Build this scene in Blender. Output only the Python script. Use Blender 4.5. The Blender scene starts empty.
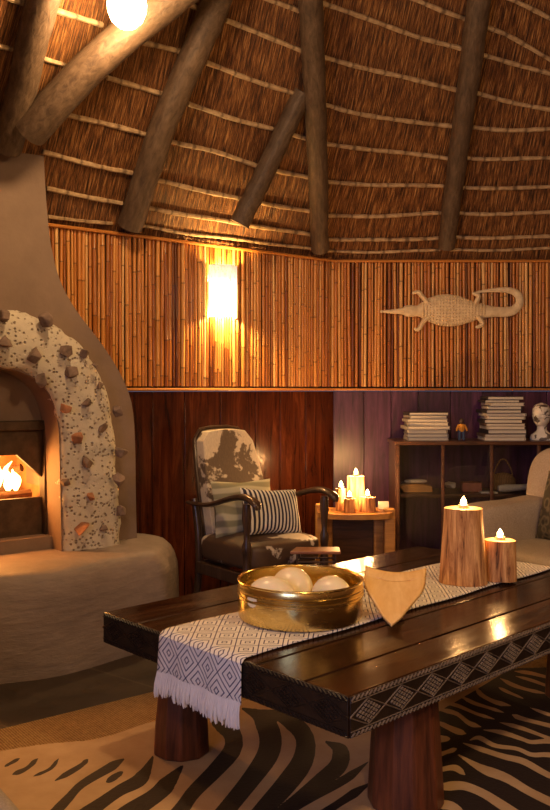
import bpy, bmesh, math, random
import numpy as np
from mathutils import Vector, Matrix, noise
from mathutils.geometry import tessellate_polygon
random.seed(7)
SC = bpy.context.scene
COL = SC.collection
PI = math.pi
EYE, F, CX, HY = 1.2, 850.0, 275.0, 389.0
rnd = random.uniform

# ---------------------------------------------------------------- camera
cam_d = bpy.data.cameras.new('camera'); cam = bpy.data.objects.new('camera', cam_d); COL.objects.link(cam)
cam.location = (0, 0, EYE); cam.rotation_euler = (PI/2, 0, 0)
cam_d.sensor_fit = 'VERTICAL'; cam_d.sensor_height = 24
cam_d.lens = F/810*24; cam_d.shift_y = -(405-HY)/810; cam_d.clip_start = .05
SC.camera = cam
vs = SC.view_settings
vs.view_transform = 'Standard'; vs.look = 'None'; vs.gamma = 1; vs.use_curve_mapping = False
vs.exposure = 0.38

def pxz(px, py, z):
    Y = (EYE-z)*F/(py-HY); return Vector(((px-CX)/F*Y, Y, z))
def pxY(px, py, Y): return Vector(((px-CX)/F*Y, Y, EYE-(py-HY)/F*Y))

# ---------------------------------------------------------------- node helpers
class NT:
    def __init__(s, name):
        s.m = bpy.data.materials.new(name); s.m.use_nodes = True
        s.n = s.m.node_tree.nodes; s.l = s.m.node_tree.links
        s.b = s.n['Principled BSDF']; s.out = s.n['Material Output']
    def new(s, t, **k):
        n = s.n.new(t)
        for a, v in k.items(): setattr(n, a, v)
        return n
    def link(s, a, b): s.l.new(a, b)
    def val(s, sock, v):
        if isinstance(v, bpy.types.NodeSocket): s.link(v, sock)
        else: sock.default_value = v
    def coord(s, kind='Object', scale=(1,1,1), loc=(0,0,0), rot=(0,0,0)):
        t = s.new('ShaderNodeTexCoord'); mp = s.new('ShaderNodeMapping')
        s.link(t.outputs[kind], mp.inputs[0]); mp.inputs['Scale'].default_value = scale
        mp.inputs['Location'].default_value = loc; mp.inputs['Rotation'].default_value = rot
        return mp.outputs[0]
    def noise(s, vec, scale=5, detail=4, rough=.6, dist=0):
        n = s.new('ShaderNodeTexNoise'); s.link(vec, n.inputs['Vector'])
        n.inputs['Scale'].default_value = scale; n.inputs['Detail'].default_value = detail
        n.inputs['Roughness'].default_value = rough; n.inputs['Distortion'].default_value = dist
        return n.outputs['Fac']
    def vor(s, vec, scale=5, feature='F1', out='Distance'):
        n = s.new('ShaderNodeTexVoronoi', feature=feature); s.link(vec, n.inputs['Vector'])
        n.inputs['Scale'].default_value = scale; return n.outputs[out]
    def wave(s, vec, scale=5, dist=0, dscale=1, direction='X', typ='BANDS', detail=2):
        n = s.new('ShaderNodeTexWave', wave_type=typ)
        if typ == 'BANDS': n.bands_direction = direction
        s.link(vec, n.inputs['Vector']); n.inputs['Scale'].default_value = scale
        n.inputs['Distortion'].default_value = dist; n.inputs['Detail Scale'].default_value = dscale
        n.inputs['Detail'].default_value = detail
        return n.outputs['Fac']
    def ramp(s, fac, stops, interp='LINEAR'):
        r = s.new('ShaderNodeValToRGB'); s.link(fac, r.inputs[0]); cr = r.color_ramp; cr.interpolation = interp
        while len(cr.elements) < len(stops): cr.elements.new(.5)
        for e, (p, c) in zip(cr.elements, stops):
            e.position = p; e.color = (*c, 1) if len(c) == 3 else c
        return r.outputs[0]
    def mix(s, fac, a, b, mode='MIX'):
        m = s.new('ShaderNodeMix', data_type='RGBA', blend_type=mode)
        s.val(m.inputs[0], fac)
        for k, v in ((6, a), (7, b)):
            if isinstance(v, tuple): v = (*v, 1) if len(v) == 3 else v
            s.val(m.inputs[k], v)
        return m.outputs[2]
    def math(s, op, a, b=0.0, c=0.0):
        m = s.new('ShaderNodeMath', operation=op)
        s.val(m.inputs[0], a); s.val(m.inputs[1], b); s.val(m.inputs[2], c)
        return m.outputs[0]
    def sep(s, vec):
        n = s.new('ShaderNodeSeparateXYZ'); s.link(vec, n.inputs[0]); return n.outputs
    def attr(s, name, out='Fac'):
        n = s.new('ShaderNodeAttribute', attribute_name=name); return n.outputs[out]
    def bump(s, h, strength=.5, dist=.01):
        b = s.new('ShaderNodeBump'); s.link(h, b.inputs['Height'])
        b.inputs['Strength'].default_value = strength; b.inputs['Distance'].default_value = dist
        s.link(b.outputs[0], s.b.inputs['Normal'])
    def set(s, color=None, rough=None, metal=None, spec=None, coat=None):
        if color is not None: s.val(s.b.inputs['Base Color'], (*color, 1) if isinstance(color, tuple) else color)
        if rough is not None: s.val(s.b.inputs['Roughness'], rough)
        if metal is not None: s.val(s.b.inputs['Metallic'], metal)
        if spec is not None: s.val(s.b.inputs['Specular IOR Level'], spec)
        if coat is not None: s.val(s.b.inputs['Coat Weight'], coat)
        return s
def plain(name, c, rough=.6, metal=0, var=.15, scale=20, bump=.2):
    t = NT(name); v = t.coord(); n = t.noise(v, scale, 4)
    a = tuple(x*(1-var) for x in c); b = tuple(min(1, x*(1+var)) for x in c)
    t.set(t.ramp(n, [(.3, a), (.7, b)]), rough, metal)
    if bump: t.bump(n, bump, .003)
    return t.m
def emit(name, c, strength):
    t = NT(name); t.set((0,0,0)); t.b.inputs['Emission Color'].default_value = (*c, 1)
    t.b.inputs['Emission Strength'].default_value = strength
    return t.m
def woodmat(name, dark, light, axis='X', rough=.35, scale=1.0, bump=.3, coat=0):
    t = NT(name); sc = {'X': (1.2,14,14), 'Y': (14,1.2,14), 'Z': (14,14,1.2)}[axis]
    v = t.coord(scale=tuple(a*scale for a in sc))
    n = t.noise(v, 2.2, 6, .65, .6); n2 = t.noise(v, 9, 3, .6)
    f = t.math('ADD', t.math('MULTIPLY', n, .7), t.math('MULTIPLY', n2, .3))
    t.set(t.ramp(f, [(.36, dark), (.62, light)]), rough, coat=coat)
    t.bump(f, bump, .003)
    return t.m

M = {}
# plaster
t = NT('plaster'); v = t.coord(); n = t.noise(v, 3, 5, .6); n2 = t.noise(v, 40, 3)
t.set(t.ramp(n, [(.3, (.185,.128,.098)), (.7, (.255,.18,.138))]), .8)
t.bump(t.math('ADD', n, t.math('MULTIPLY', n2, .12)), .5, .02); M['plaster'] = t.m
t = NT('hearth_plaster'); v = t.coord(); n = t.noise(v, 2.5, 6, .62); n2 = t.noise(t.coord(scale=(1,1,4)), 9, 4)
f = t.math('ADD', t.math('MULTIPLY', n, .6), t.math('MULTIPLY', n2, .4))
t.set(t.ramp(f, [(.3, (.16,.122,.107)), (.55, (.245,.19,.163)), (.75, (.33,.26,.22))]), .62)
t.bump(f, .6, .02); M['hearth'] = t.m
# stucco
t = NT('stucco'); v = t.coord(); d = t.vor(v, 52); n = t.noise(v, 12, 4)
c = t.ramp(d, [(.20, (.30,.24,.19)), (.36, (.62,.57,.49))]); t.set(t.mix(.3, c, t.ramp(n, [(.3,(.55,.48,.4)), (.7,(.85,.79,.7))]), 'MULTIPLY'), .85)
h = t.ramp(d, [(.1, (0,0,0)), (.4, (1,1,1))]); t.bump(t.math('ADD', h, n), .9, .008); M['stucco'] = t.m
M['rock'] = plain('rock', (.19,.13,.105), .85, var=.4, scale=25, bump=.8)
M['rock_red'] = plain('rock_red', (.36,.16,.08), .85, var=.35, scale=25, bump=.8)
# reeds
t = NT('reeds'); a = t.attr('tint'); v = t.coord(scale=(60,60,4)); n = t.noise(v, 3, 4)
c = t.ramp(a, [(0, (.13,.034,.007)), (.22, (.33,.105,.020)), (.5, (.58,.225,.052)), (.8, (.74,.36,.10)), (1, (.82,.50,.20))])
c = t.mix(.55, c, t.ramp(n, [(.3, (.42,.38,.34)), (.65, (1,1,1))]), 'MULTIPLY')
c = t.mix(t.math('MULTIPLY', t.attr('node'), .7), c, (.07,.022,.008)); t.set(c, .3); t.bump(n, .2, .002); M['reeds'] = t.m
M['gap'] = plain('reed_backing', (.035,.014,.007), .9)
# wainscot woods
def plankmat(name, cols, rough):
    t = NT(name); a = t.attr('tint'); v = t.coord(scale=(9,9,.9)); n = t.noise(v, 2.6, 7, .68, .8)
    c = t.ramp(n, [(.35, cols[0]), (.55, cols[1]), (.72, cols[2])])
    c = t.mix(1.0, c, t.ramp(a, [(0, (.62,.58,.58)), (1, (1,1,1))]), 'MULTIPLY')
    t.set(c, rough); t.bump(n, .25, .004); return t.m
M['plank_red'] = plankmat('red_brown_planks', [(.035,.008,.003), (.105,.024,.008), (.20,.055,.018)], .22)
M['plank_purple'] = plankmat('purple_brown_planks', [(.030,.008,.028), (.095,.027,.085), (.17,.062,.145)], .34)
# thatch
t = NT('thatch'); v = t.coord('UV', scale=(46,2.0,1)); n = t.noise(v, 2.5, 6, .7, .25)
v2 = t.coord('UV', scale=(120,5,1)); n2 = t.noise(v2, 2, 4, .7, .2); v3 = t.coord('UV'); n3 = t.noise(v3, 2.5, 4, .6)
f = t.math('ADD', t.math('MULTIPLY', n, .5), t.math('MULTIPLY', n2, .5))
c = t.ramp(f, [(.41, (.020,.006,.002)), (.475, (.14,.050,.013)), (.53, (.33,.135,.034)), (.60, (.66,.37,.14))])
c = t.mix(.8, c, t.ramp(n3, [(.3, (.6,.5,.45)), (.7, (1,1,1))]), 'MULTIPLY')
t.set(c, .55); t.bump(f, 1.0, .03); M['thatch'] = t.m
M['pole'] = woodmat('pole_wood', (.085,.050,.030), (.22,.145,.09), 'Z', .7, .5)
t = NT('pole_bark'); v = t.coord('UV', scale=(6,1.5,1)); n = t.noise(v, 3, 6, .65, .5); n2 = t.noise(t.coord(), 7, 5)
c = t.ramp(n, [(.3, (.045,.026,.015)), (.5, (.095,.060,.036)), (.72, (.15,.10,.064))])
c = t.mix(.6, c, t.ramp(n2, [(.38, (.55,.50,.46)), (.62, (1,1,1))]), 'MULTIPLY')
t.set(c, .6); t.bump(n, .5, .01); M['pole'] = t.m
t = NT('split_lath'); n = t.noise(t.coord(scale=(20,20,20)), 1.5, 4)
c = t.ramp(n, [(.3, (.27,.17,.09)), (.7, (.56,.41,.25))]); c = t.mix(t.math('MULTIPLY', t.attr('node'), .75), c, (.05,.025,.015)); t.set(c, .55); t.bump(n, .3, .004); M['lath'] = t.m
M['flagstone'] = None
t = NT('floor_tiles'); v = t.coord(scale=(1,1,1), rot=(0,0,.66)); br = t.new('ShaderNodeTexBrick'); t.link(v, br.inputs[0])
br.inputs['Scale'].default_value = 1; br.inputs['Brick Width'].default_value = .6; br.inputs['Row Height'].default_value = .6; br.offset = 0.0
br.inputs['Mortar Size'].default_value = .006; n = t.noise(v, 6, 5)
c = t.ramp(n, [(.3, (.022,.015,.010)), (.7, (.055,.036,.024))]); c = t.mix(br.outputs['Fac'], c, (.085,.06,.04)); t.set(c, t.ramp(n, [(.3,(.35,)*3),(.7,(.6,)*3)])); t.bump(n, .2, .004); M['floor'] = t.m
t = NT('jute'); v = t.coord(); w = t.wave(v, 34, 1.5, 3, 'X'); w2 = t.wave(v, 52, 1.5, 3, 'Y'); w3 = t.math('MULTIPLY', w, w2); n = t.noise(v, 60, 3)
f = t.math('ADD', t.math('MULTIPLY', w3, .7), t.math('MULTIPLY', n, .5))
t.set(t.ramp(f, [(.2, (.27,.14,.04)), (.6, (.62,.38,.13)), (.9, (.78,.53,.24))]), .9); t.bump(f, 1, .012); M['jute'] = t.m
t = NT('zebra_hide'); a = t.attr('stripe'); n = t.noise(t.coord(), 90, 3); n2 = t.noise(t.coord(), 4, 4)
f = t.math('ADD', a, t.math('MULTIPLY', t.math('SUBTRACT', n, .5), .10))
light = t.ramp(n2, [(.3, (.38,.235,.115)), (.7, (.56,.385,.22))])
c = t.mix(t.ramp(f, [(.47, (0,0,0)), (.53, (1,1,1))]), light, (.018,.008,.005)); t.set(c, .75); t.bump(n, .4, .004); M['zebra'] = t.m
# table
t = NT('dark_table_wood'); v = t.coord(scale=(1.1,11,11)); n = t.noise(v, 2.6, 7, .7, .5); n2 = t.noise(t.coord(), 60, 3)
t.set(t.ramp(n, [(.32, (.012,.005,.0025)), (.52, (.030,.012,.005)), (.70, (.075,.030,.012))]), t.ramp(n, [(.3, (.13,)*3), (.7, (.26,)*3)]), spec=.28)
t.bump(t.math('ADD', n, t.math('MULTIPLY', n2, .1)), .22, .004); M['table'] = t.m
M['carve'] = plain('carved_black_wood', (.020,.012,.008), .38, var=.4, scale=40, bump=.4)
M['carve_shine'] = plain('carved_shine_wood', (.15,.115,.09), .33, var=.3, scale=40, bump=.3)  # lighter than the wood: shine on the long-side ridges painted into the colour
M['leg'] = woodmat('red_leg_wood', (.045,.013,.006), (.17,.050,.020), 'Z', .38, .8)
M['chairwood'] = woodmat('dark_chair_wood', (.022,.012,.008), (.085,.047,.03), 'Z', .3)
# cowhide
t = NT('cowhide'); v = t.coord(); n = t.noise(v, 5.5, 4, .55, .6); n2 = t.noise(t.coord(scale=(1,1,.4)), 130, 2); n3 = t.noise(v, 40, 4, .7)
xz = t.sep(t.coord())
ax = t.math('POWER', t.math('DIVIDE', t.math('ABSOLUTE', t.math('ADD', xz[0], .03)), .19), 2.0)
az = t.math('POWER', t.math('DIVIDE', t.math('ABSOLUTE', t.math('SUBTRACT', xz[2], .80)), .20), 2.0)
f = t.math('ADD', t.math('ADD', n, t.math('MULTIPLY', t.math('SUBTRACT', n3, .5), .26)), t.math('MULTIPLY', t.math('SUBTRACT', t.math('ADD', ax, az), .75), .12))
c = t.mix(t.ramp(f, [(.575, (0,0,0)), (.61, (1,1,1))]), (.15,.105,.07), (.72,.62,.47)); c = t.mix(.35, c, t.ramp(n2, [(.3,(.5,)*3),(.7,(1,)*3)]), 'MULTIPLY')
t.set(c, .7); t.bump(n2, .4, .003); M['cowhide'] = t.m
t = NT('seat_hide'); v = t.coord(loc=(3.1,.4,.2)); n = t.noise(v, 4.2, 3, .5, .5); n3 = t.noise(v, 60, 4, .7)
f = t.math('ADD', n, t.math('MULTIPLY', t.math('SUBTRACT', n3, .5), .12))
t.set(t.mix(t.ramp(f, [(.535, (0,0,0)), (.555, (1,1,1))]), (.075,.042,.025), (.62,.54,.42)), .5); t.bump(n3, .3, .003); M['seathide'] = t.m
t = NT('striped_fabric'); v = t.coord(); w = t.wave(v, 13.5, .6, 1.5, 'X', detail=1)
t.set(t.mix(t.ramp(w, [(.47,(0,0,0)),(.56,(1,1,1))]), (.022,.024,.055), (.70,.68,.64)), .85); t.bump(t.noise(v,200,2), .2, .002); M['stripes'] = t.m
t = NT('sage_fabric'); v = t.coord(scale=(.6,1,1)); w = t.wave(v, 5, 4, 1.2, 'Z', detail=1)
t.set(t.ramp(w, [(.3, (.24,.23,.15)), (.7, (.46,.44,.32))]), .9); t.bump(t.noise(v,200,2), .2, .002); M['sage'] = t.m
t = NT('linen'); v = t.coord(); n = t.noise(v, 160, 3); n2 = t.noise(v, 8, 3)
t.set(t.mix(.5, t.ramp(n, [(.3,(.30,.245,.195)),(.7,(.44,.37,.30))]), t.ramp(n2, [(.3,(.8,)*3),(.7,(1,)*3)]), 'MULTIPLY'), .9); t.bump(n, .5, .003); M['linen'] = t.m
t = NT('dark_pattern_fabric'); v = t.coord(); n = t.vor(v, 22)
t.set(t.ramp(n, [(.2,(.035,.03,.02)),(.45,(.16,.13,.08)),(.6,(.06,.05,.03))]), .9); M['darkpattern'] = t.m
M['orange_wood'] = woodmat('orange_wood', (.40,.17,.04), (.66,.33,.09), 'X', .38, .7)
M['stool_wood'] = woodmat('red_stool_wood', (.16,.06,.03), (.34,.15,.08), 'X', .4, .8)
t = NT('log_wood'); v = t.coord(scale=(16,16,1.6)); n = t.noise(v, 2.2, 7, .72, .8); n2 = t.noise(t.coord(scale=(45,45,2)), 1.6, 3)
f = t.math('ADD', t.math('MULTIPLY', n, .65), t.math('MULTIPLY', n2, .35))
t.set(t.ramp(f, [(.38,(.050,.018,.006)),(.45,(.42,.18,.058)),(.64,(.86,.50,.20))]), .75); t.bump(f, .8, .01); M['log'] = t.m
M['log_end'] = plain('log_end_wood', (.55,.34,.17), .7, var=.3, scale=30)
M['paleleaf'] = woodmat('pale_carved_wood', (.74,.42,.13), (.93,.64,.27), 'Y', .45, .35, .1)
t = NT('brass'); n = t.noise(t.coord(scale=(1,1,4)), 14, 4); t.set(t.ramp(n, [(.3,(.74,.54,.17)),(.7,(.92,.74,.32))]), t.ramp(n,[(.3,(.20,)*3),(.7,(.30,)*3)]), 1.0); t.bump(n,.05,.003); M['brass'] = t.m
t = NT('eggshell'); v = t.coord(); n = t.noise(v, 120, 2); n2 = t.noise(v, 6, 3); t.set(t.ramp(n2,[(.3,(.88,.76,.50)),(.7,(.95,.86,.64))]), .3); t.bump(n,.08,.001); t.b.inputs['Subsurface Weight'].default_value=.1; M['egg'] = t.m
t = NT('ivory_carving'); v = t.coord(); n = t.noise(v, 30, 3); t.set(t.ramp(n,[(.3,(.60,.46,.28)),(.7,(.82,.67,.44))]), .6); M['ivory'] = t.m
# runner
t = NT('woven_runner'); uv = t.sep(t.coord('UV'))
fu = t.math('ABSOLUTE', t.math('SUBTRACT', t.math('FRACT', t.math('DIVIDE', uv[0], .095)), .5))
fv = t.math('ABSOLUTE', t.math('SUBTRACT', t.math('FRACT', t.math('DIVIDE', uv[1], .102)), .5))
d = t.math('ADD', fu, fv)
k = t.math('ABSOLUTE', t.math('SUBTRACT', t.math('FRACT', t.math('MULTIPLY', d, 5.0)), .5))
line = t.math('LESS_THAN', k, .125)
wv = t.noise(t.coord('UV', scale=(1,1,1)), 420, 2)
c = t.mix(line, (.84,.80,.74), (.055,.05,.12)); t.set(c, .9); t.bump(t.math('ADD', wv, t.math('MULTIPLY', line, -.5)), .5, .003); M['runner'] = t.m
M['fringe'] = plain('fringe_yarn', (.82,.79,.76), .9, var=.05, bump=.3)
M['iron'] = plain('firebox_iron', (.085,.055,.038), .55, .6, var=.3)
t = NT('fire_brick'); v = t.coord(scale=(1,1,1)); n = t.noise(v, 9, 4); t.set(t.ramp(n,[(.3,(.30,.13,.05)),(.7,(.50,.25,.10))]), .85); M['firebrick'] = t.m
M['char'] = plain('charred_wood', (.10,.045,.02), .9, var=.6, scale=15, bump=.8)
def flamemat(name, c0, c1, s, h):
    t = NT(name); z = t.sep(t.coord())[2]; f = t.math('DIVIDE', z, h)
    t.set((0,0,0)); t.link(t.ramp(f, [(.0, c0), (.45, c0), (1, c1)]), t.b.inputs['Emission Color']); t.b.inputs['Emission Strength'].default_value = s
    return t.m
M['fire'] = flamemat('fire_flame', (1,.52,.13), (1,.16,.015), 13, .30)
M['flame'] = emit('candle_flame', (1,.62,.22), 45)
M['wax'] = plain('candle_wax', (.9,.7,.42), .5, var=.05)
M['tin'] = plain('tealight_tin', (.6,.55,.5), .35, .9)
M['bulb'] = emit('lamp_glow', (1,.66,.28), 30)
M['sconce'] = None
t = NT('sconce_shade'); v = t.coord(); d = t.vor(v, 95); z = t.sep(v)[2]
g = t.ramp(t.math('ADD', t.math('MULTIPLY', z, 3.3), .5), [(.0,(1,.72,.28)),(.3,(1,.80,.45)),(.55,(1,.80,.48)),(.75,(.40,.29,.19)),(1,(.13,.10,.075))])
hole = t.math('MULTIPLY', t.math('LESS_THAN', d, .33), t.math('GREATER_THAN', z, .045))
t.set((.75,.7,.6), .4); t.link(t.mix(hole, g, (.12,.07,.03)), t.b.inputs['Emission Color']); t.b.inputs['Emission Strength'].default_value = 3.6; M['sconce'] = t.m
M['cabwood'] = woodmat('cabinet_wood', (.035,.014,.008), (.11,.045,.022), 'X', .35)
M['bookcover'] = [plain('book_cover_'+n, c, .6, var=.08) for n, c in (('grey', (.34,.31,.28)), ('dark', (.035,.03,.03)), ('cream', (.60,.55,.46)), ('brown', (.20,.13,.08)))]
t = NT('book_pages'); w = t.wave(t.coord(), 60, 1, 2, 'Z'); t.set(t.ramp(w,[(0,(.52,.47,.38)),(1,(.72,.67,.57))]), .9); M['pages'] = t.m
t = NT('painted_bust'); n = t.noise(t.coord(), 16, 4, .6, .6); t.set(t.ramp(n,[(.53,(.78,.74,.66)),(.56,(.10,.08,.07))]), .5); M['bust'] = t.m
t = NT('basket_weave'); v = t.coord(); w = t.wave(v, 40, 1, 2, 'Z'); w2 = t.wave(v, 30, 1, 2, 'X'); f = t.math('MULTIPLY', w, w2)
t.set(t.ramp(f,[(.0,(.16,.08,.03)),(.7,(.48,.28,.11))]), .8); t.bump(f,.8,.006); M['basket'] = t.m
M['skin_doll'] = plain('doll_brown', (.06,.035,.025), .6); M['doll_orange'] = plain('doll_orange', (.75,.33,.04), .7); M['doll_blue'] = plain('doll_blue', (.05,.08,.16), .7)
M['bone'] = plain('bone', (.55,.47,.36), .6); M['redbox'] = plain('russet_box', (.30,.10,.06), .6)
M['wallplain'] = plain('back_plaster', (.30,.19,.12), .9)
t = NT('clear_glass'); g = t.new('ShaderNodeBsdfGlossy'); g.inputs['Roughness'].default_value = .03; tr = t.new('ShaderNodeBsdfTransparent')
tr.inputs[0].default_value = (.93,.95,.95,1); fr = t.new('ShaderNodeFresnel'); fr.inputs[0].default_value = 1.5
mx = t.new('ShaderNodeMixShader'); t.link(fr.outputs[0], mx.inputs[0]); t.link(tr.outputs[0], mx.inputs[1]); t.link(g.outputs[0], mx.inputs[2]); t.link(mx.outputs[0], t.out.inputs[0]); M['glass'] = t.m

# ---------------------------------------------------------------- mesh builder
class MB:
    def __init__(s): s.v = []; s.f = []; s.mi = []; s.at = {}; s.uv = None; s.cur = 0; s.a = {}
    def addv(s, p):
        s.v.append(tuple(p))
        for k in s.at: s.at[k].append(s.a.get(k, 0.0))
        return len(s.v)-1
    def attr(s, k):
        s.at[k] = [0.0]*len(s.v)
    def face(s, *i): s.f.append(tuple(i)); s.mi.append(s.cur)
    def box(s, c, size, rot=None):
        c = Vector(c); hx, hy, hz = (a/2 for a in size); i0 = len(s.v)
        for x in (-hx, hx):
            for y in (-hy, hy):
                for z in (-hz, hz):
                    p = Vector((x, y, z))
                    if rot is not None: p = rot @ p
                    s.addv(c+p)
        for q in ((0,1,3,2),(4,6,7,5),(0,4,5,1),(2,3,7,6),(0,2,6,4),(1,5,7,3)): s.face(*[i0+k for k in q])
    def tube(s, pts, r, seg=8, cap=True, flat=1.0, closed=False, nodeattr=None, jit=0):
        pts = [Vector(p) for p in pts]; n = len(pts)
        if not isinstance(r, (list, tuple)): r = [r]*n
        prev = None; rings = []
        for i, p in enumerate(pts):
            if closed: tg = pts[(i+1) % n]-pts[i-1]
            else: tg = pts[min(i+1, n-1)]-pts[max(i-1, 0)]
            tg.normalize()
            if prev is None:
                ref = Vector((0,0,1)) if abs(tg.z) < .9 else Vector((1,0,0)); a = tg.cross(ref).normalized()
            else: a = (prev-tg*prev.dot(tg)).normalized()
            prev = a; b = tg.cross(a)
            if nodeattr is not None: s.a['node'] = nodeattr[i]
            rings.append([s.addv(p+(a*math.cos(2*PI*k/seg)+b*math.sin(2*PI*k/seg)*flat)*r[i]*(1+rnd(-jit, jit))) for k in range(seg)])
        for i in range(n if closed else n-1):
            A, B = rings[i], rings[(i+1) % n]
            for k in range(seg): s.face(A[k], A[(k+1) % seg], B[(k+1) % seg], B[k])
        if cap and not closed: s.face(*rings[0][::-1]); s.face(*rings[-1])
        return rings
    def lathe(s, prof, seg=24, c=(0,0,0), sx=1, sy=1, cap=True):
        c = Vector(c); rings = []
        for r, z in prof:
            rings.append([s.addv(c+Vector((r*math.cos(2*PI*k/seg)*sx, r*math.sin(2*PI*k/seg)*sy, z))) for k in range(seg)])
        for A, B in zip(rings, rings[1:]):
            for k in range(seg): s.face(A[k], A[(k+1) % seg], B[(k+1) % seg], B[k])
        if cap: s.face(*rings[0][::-1]); s.face(*rings[-1])
    def prism(s, poly, fn, lo, hi):
        """poly 2d points, fn(a,b,h)->3d"""
        n = len(poly); L = [s.addv(fn(a, b, lo)) for a, b in poly]; H = [s.addv(fn(a, b, hi)) for a, b in poly]
        tris = tessellate_polygon([[Vector((a, b, 0)) for a, b in poly]])
        for tr in tris: s.face(L[tr[2]], L[tr[1]], L[tr[0]]); s.face(H[tr[0]], H[tr[1]], H[tr[2]])
        for i in range(n): j = (i+1) % n; s.face(L[i], L[j], H[j], H[i])
    def grid(s, fn, nu, nv, closeu=False):
        R = [[s.addv(fn(i/(nu if closeu else nu-1), j/(nv-1))) for j in range(nv)] for i in range(nu)]
        for i in range(nu if closeu else nu-1):
            for j in range(nv-1): k = (i+1) % nu; s.face(R[i][j], R[k][j], R[k][j+1], R[i][j+1])
        return R
    def build(s, name, mats, parent=None, smooth=True, bevel=0, bseg=2, subd=0, ang=40, solid=0, weld=False):
        me = bpy.data.meshes.new(name); me.from_pydata(s.v, [], s.f)
        if not isinstance(mats, (list, tuple)): mats = [mats]
        for m in mats: me.materials.append(m)
        me.polygons.foreach_set('material_index', s.mi)
        for k, vals in s.at.items():
            at = me.attributes.new(k, 'FLOAT', 'POINT'); at.data.foreach_set('value', vals)
        if s.uv:
            ul = me.uv_layers.new(name='UVMap')
            for l in me.loops: ul.data[l.index].uv = s.uv[l.vertex_index]
        bm = bmesh.new(); bm.from_mesh(me)
        if weld: bmesh.ops.remove_doubles(bm, verts=bm.verts, dist=1e-5)
        bmesh.ops.recalc_face_normals(bm, faces=bm.faces); bm.to_mesh(me); bm.free()
        me.polygons.foreach_set('use_smooth', [smooth]*len(me.polygons))
        if smooth: me.set_sharp_from_angle(angle=math.radians(ang))
        o = bpy.data.objects.new(name, me); COL.objects.link(o)
        if parent is not None: o.parent = parent
        if bevel:
            b = o.modifiers.new('bevel', 'BEVEL'); b.width = bevel; b.segments = bseg; b.limit_method = 'ANGLE'; b.angle_limit = math.radians(35)
            me.polygons.foreach_set('use_smooth', [True]*len(me.polygons))
        if subd:
            m = o.modifiers.new('subd', 'SUBSURF'); m.levels = subd; m.render_levels = subd
        return o
def tag(o, label=None, cat=None, group=None, kind=None):
    if label: o['label'] = label
    if cat: o['category'] = cat
    if group: o['group'] = group
    if kind: o['kind'] = kind
    return o
def empty(name, loc, rz=0, label=None, cat=None, group=None, kind=None):
    o = bpy.data.objects.new(name, None); COL.objects.link(o); o.location = loc; o.rotation_euler = (0, 0, rz); o.empty_display_size = .1
    return tag(o, label, cat, group, kind)
def copy_tree(o, parent=None):
    c = o.copy(); COL.objects.link(c); c.parent = parent
    for ch in [x for x in o.children]: copy_tree(ch, c)
    return c
def onebox(name, c, size, mat, parent=None, rot=None, bevel=.004, **k):
    m = MB(); m.box(c, size, rot); return m.build(name, mat, parent, bevel=bevel, **k)
def spline(pts, n):
    """Catmull-Rom resample of tuples"""
    P = [Vector(p) for p in pts]; P = [2*P[0]-P[1]]+P+[2*P[-1]-P[-2]]; out = []
    segs = len(P)-3
    for i in range(n):
        t = i/(n-1)*segs; k = min(int(t), segs-1); u = t-k
        a, b, c, d = P[k:k+4]
        out.append(.5*((2*b)+(c-a)*u+(2*a-5*b+4*c-d)*u*u+(3*b-a-3*c+d)*u**3))
    return out
def light(name, loc, power, color, radius=.05, typ='POINT', rot=None, size=None):
    d = bpy.data.lights.new(name, typ); o = bpy.data.objects.new(name, d); COL.objects.link(o); o.location = loc
    d.energy = power; d.color = color
    if typ == 'POINT': d.shadow_soft_size = radius
    if typ == 'AREA': d.shape = 'RECTANGLE'; d.size, d.size_y = size; o.rotation_euler = rot
    return o

# ---------------------------------------------------------------- the room
C0 = Vector((.375, 5.5, 0)); E = Vector((-.7837, -.6213, 0)); N = Vector((.6213, -.7837, 0))
EAVE = 2.035
def W(s, z, d=0): return C0+E*s+N*d+Vector((0,0,z))          # left wall frame
def wpx(px, py, d):                                          # pixel -> (s, z) on the plane at distance d in front of the left wall
    k = (px-CX)/F; Y = (d+C0.x*N.x+C0.y*N.y)/(k*N.x+N.y); X = k*Y
    return ((X-C0.x)*E.x+(Y-C0.y)*E.y, EYE-(py-HY)/F*Y)
CEN = Vector((1.8, 2.0, 0))
PL = []
for nx, ny, dist in ((0,1,3.5), (-N.x,-N.y,None), (-1,0,4.09), (-.7071,-.7071,3.62), (0,-1,3.62), (.7071,-.7071,3.62), (1,0,3.62), (.7071,.7071,3.49)):
    if dist is None: dist = (C0.x-CEN.x)*nx+(C0.y-CEN.y)*ny
    PL.append((nx, ny, dist))
def poly_r(th):
    c, s_ = math.cos(th), math.sin(th); return min(d/(nx*c+ny*s_) for nx, ny, d in PL if nx*c+ny*s_ > 1e-6)
SL = 1.24
def rho(th, h):
    w = max(0, min(1, h/.8)); w = w*w*(3-2*w); return poly_r(th)*(1-w)+3.62*w-h/SL
def roofhit(px, py, off=0.0):
    k = (px-CX)/F; m = -(py-HY)/F
    def inside(Y):
        X = k*Y-CEN.x; Yy = Y-CEN.y; z = EYE+m*Y; h = max(-.3, z-EAVE)
        return math.hypot(X, Yy) < rho(math.atan2(Yy, X), max(0, h))-off-(0 if h >= 0 else 0)
    a, b = .5, 8.0
    Y = a
    while Y < b and inside(Y): Y += .05
    lo, hi = Y-.05, Y
    for _ in range(20):
        mid = (lo+hi)/2
        if inside(mid): lo = mid
        else: hi = mid
    return pxY(px, py, lo)
# corners
cor = []
for i in range(8):
    n1, n2 = PL[i], PL[(i+1) % 8]; A = np.array([[n1[0], n1[1]], [n2[0], n2[1]]]); x = np.linalg.solve(A, np.array([n1[2], n2[2]]))
    cor.append(Vector((CEN.x+x[0], CEN.y+x[1], 0)))
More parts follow.
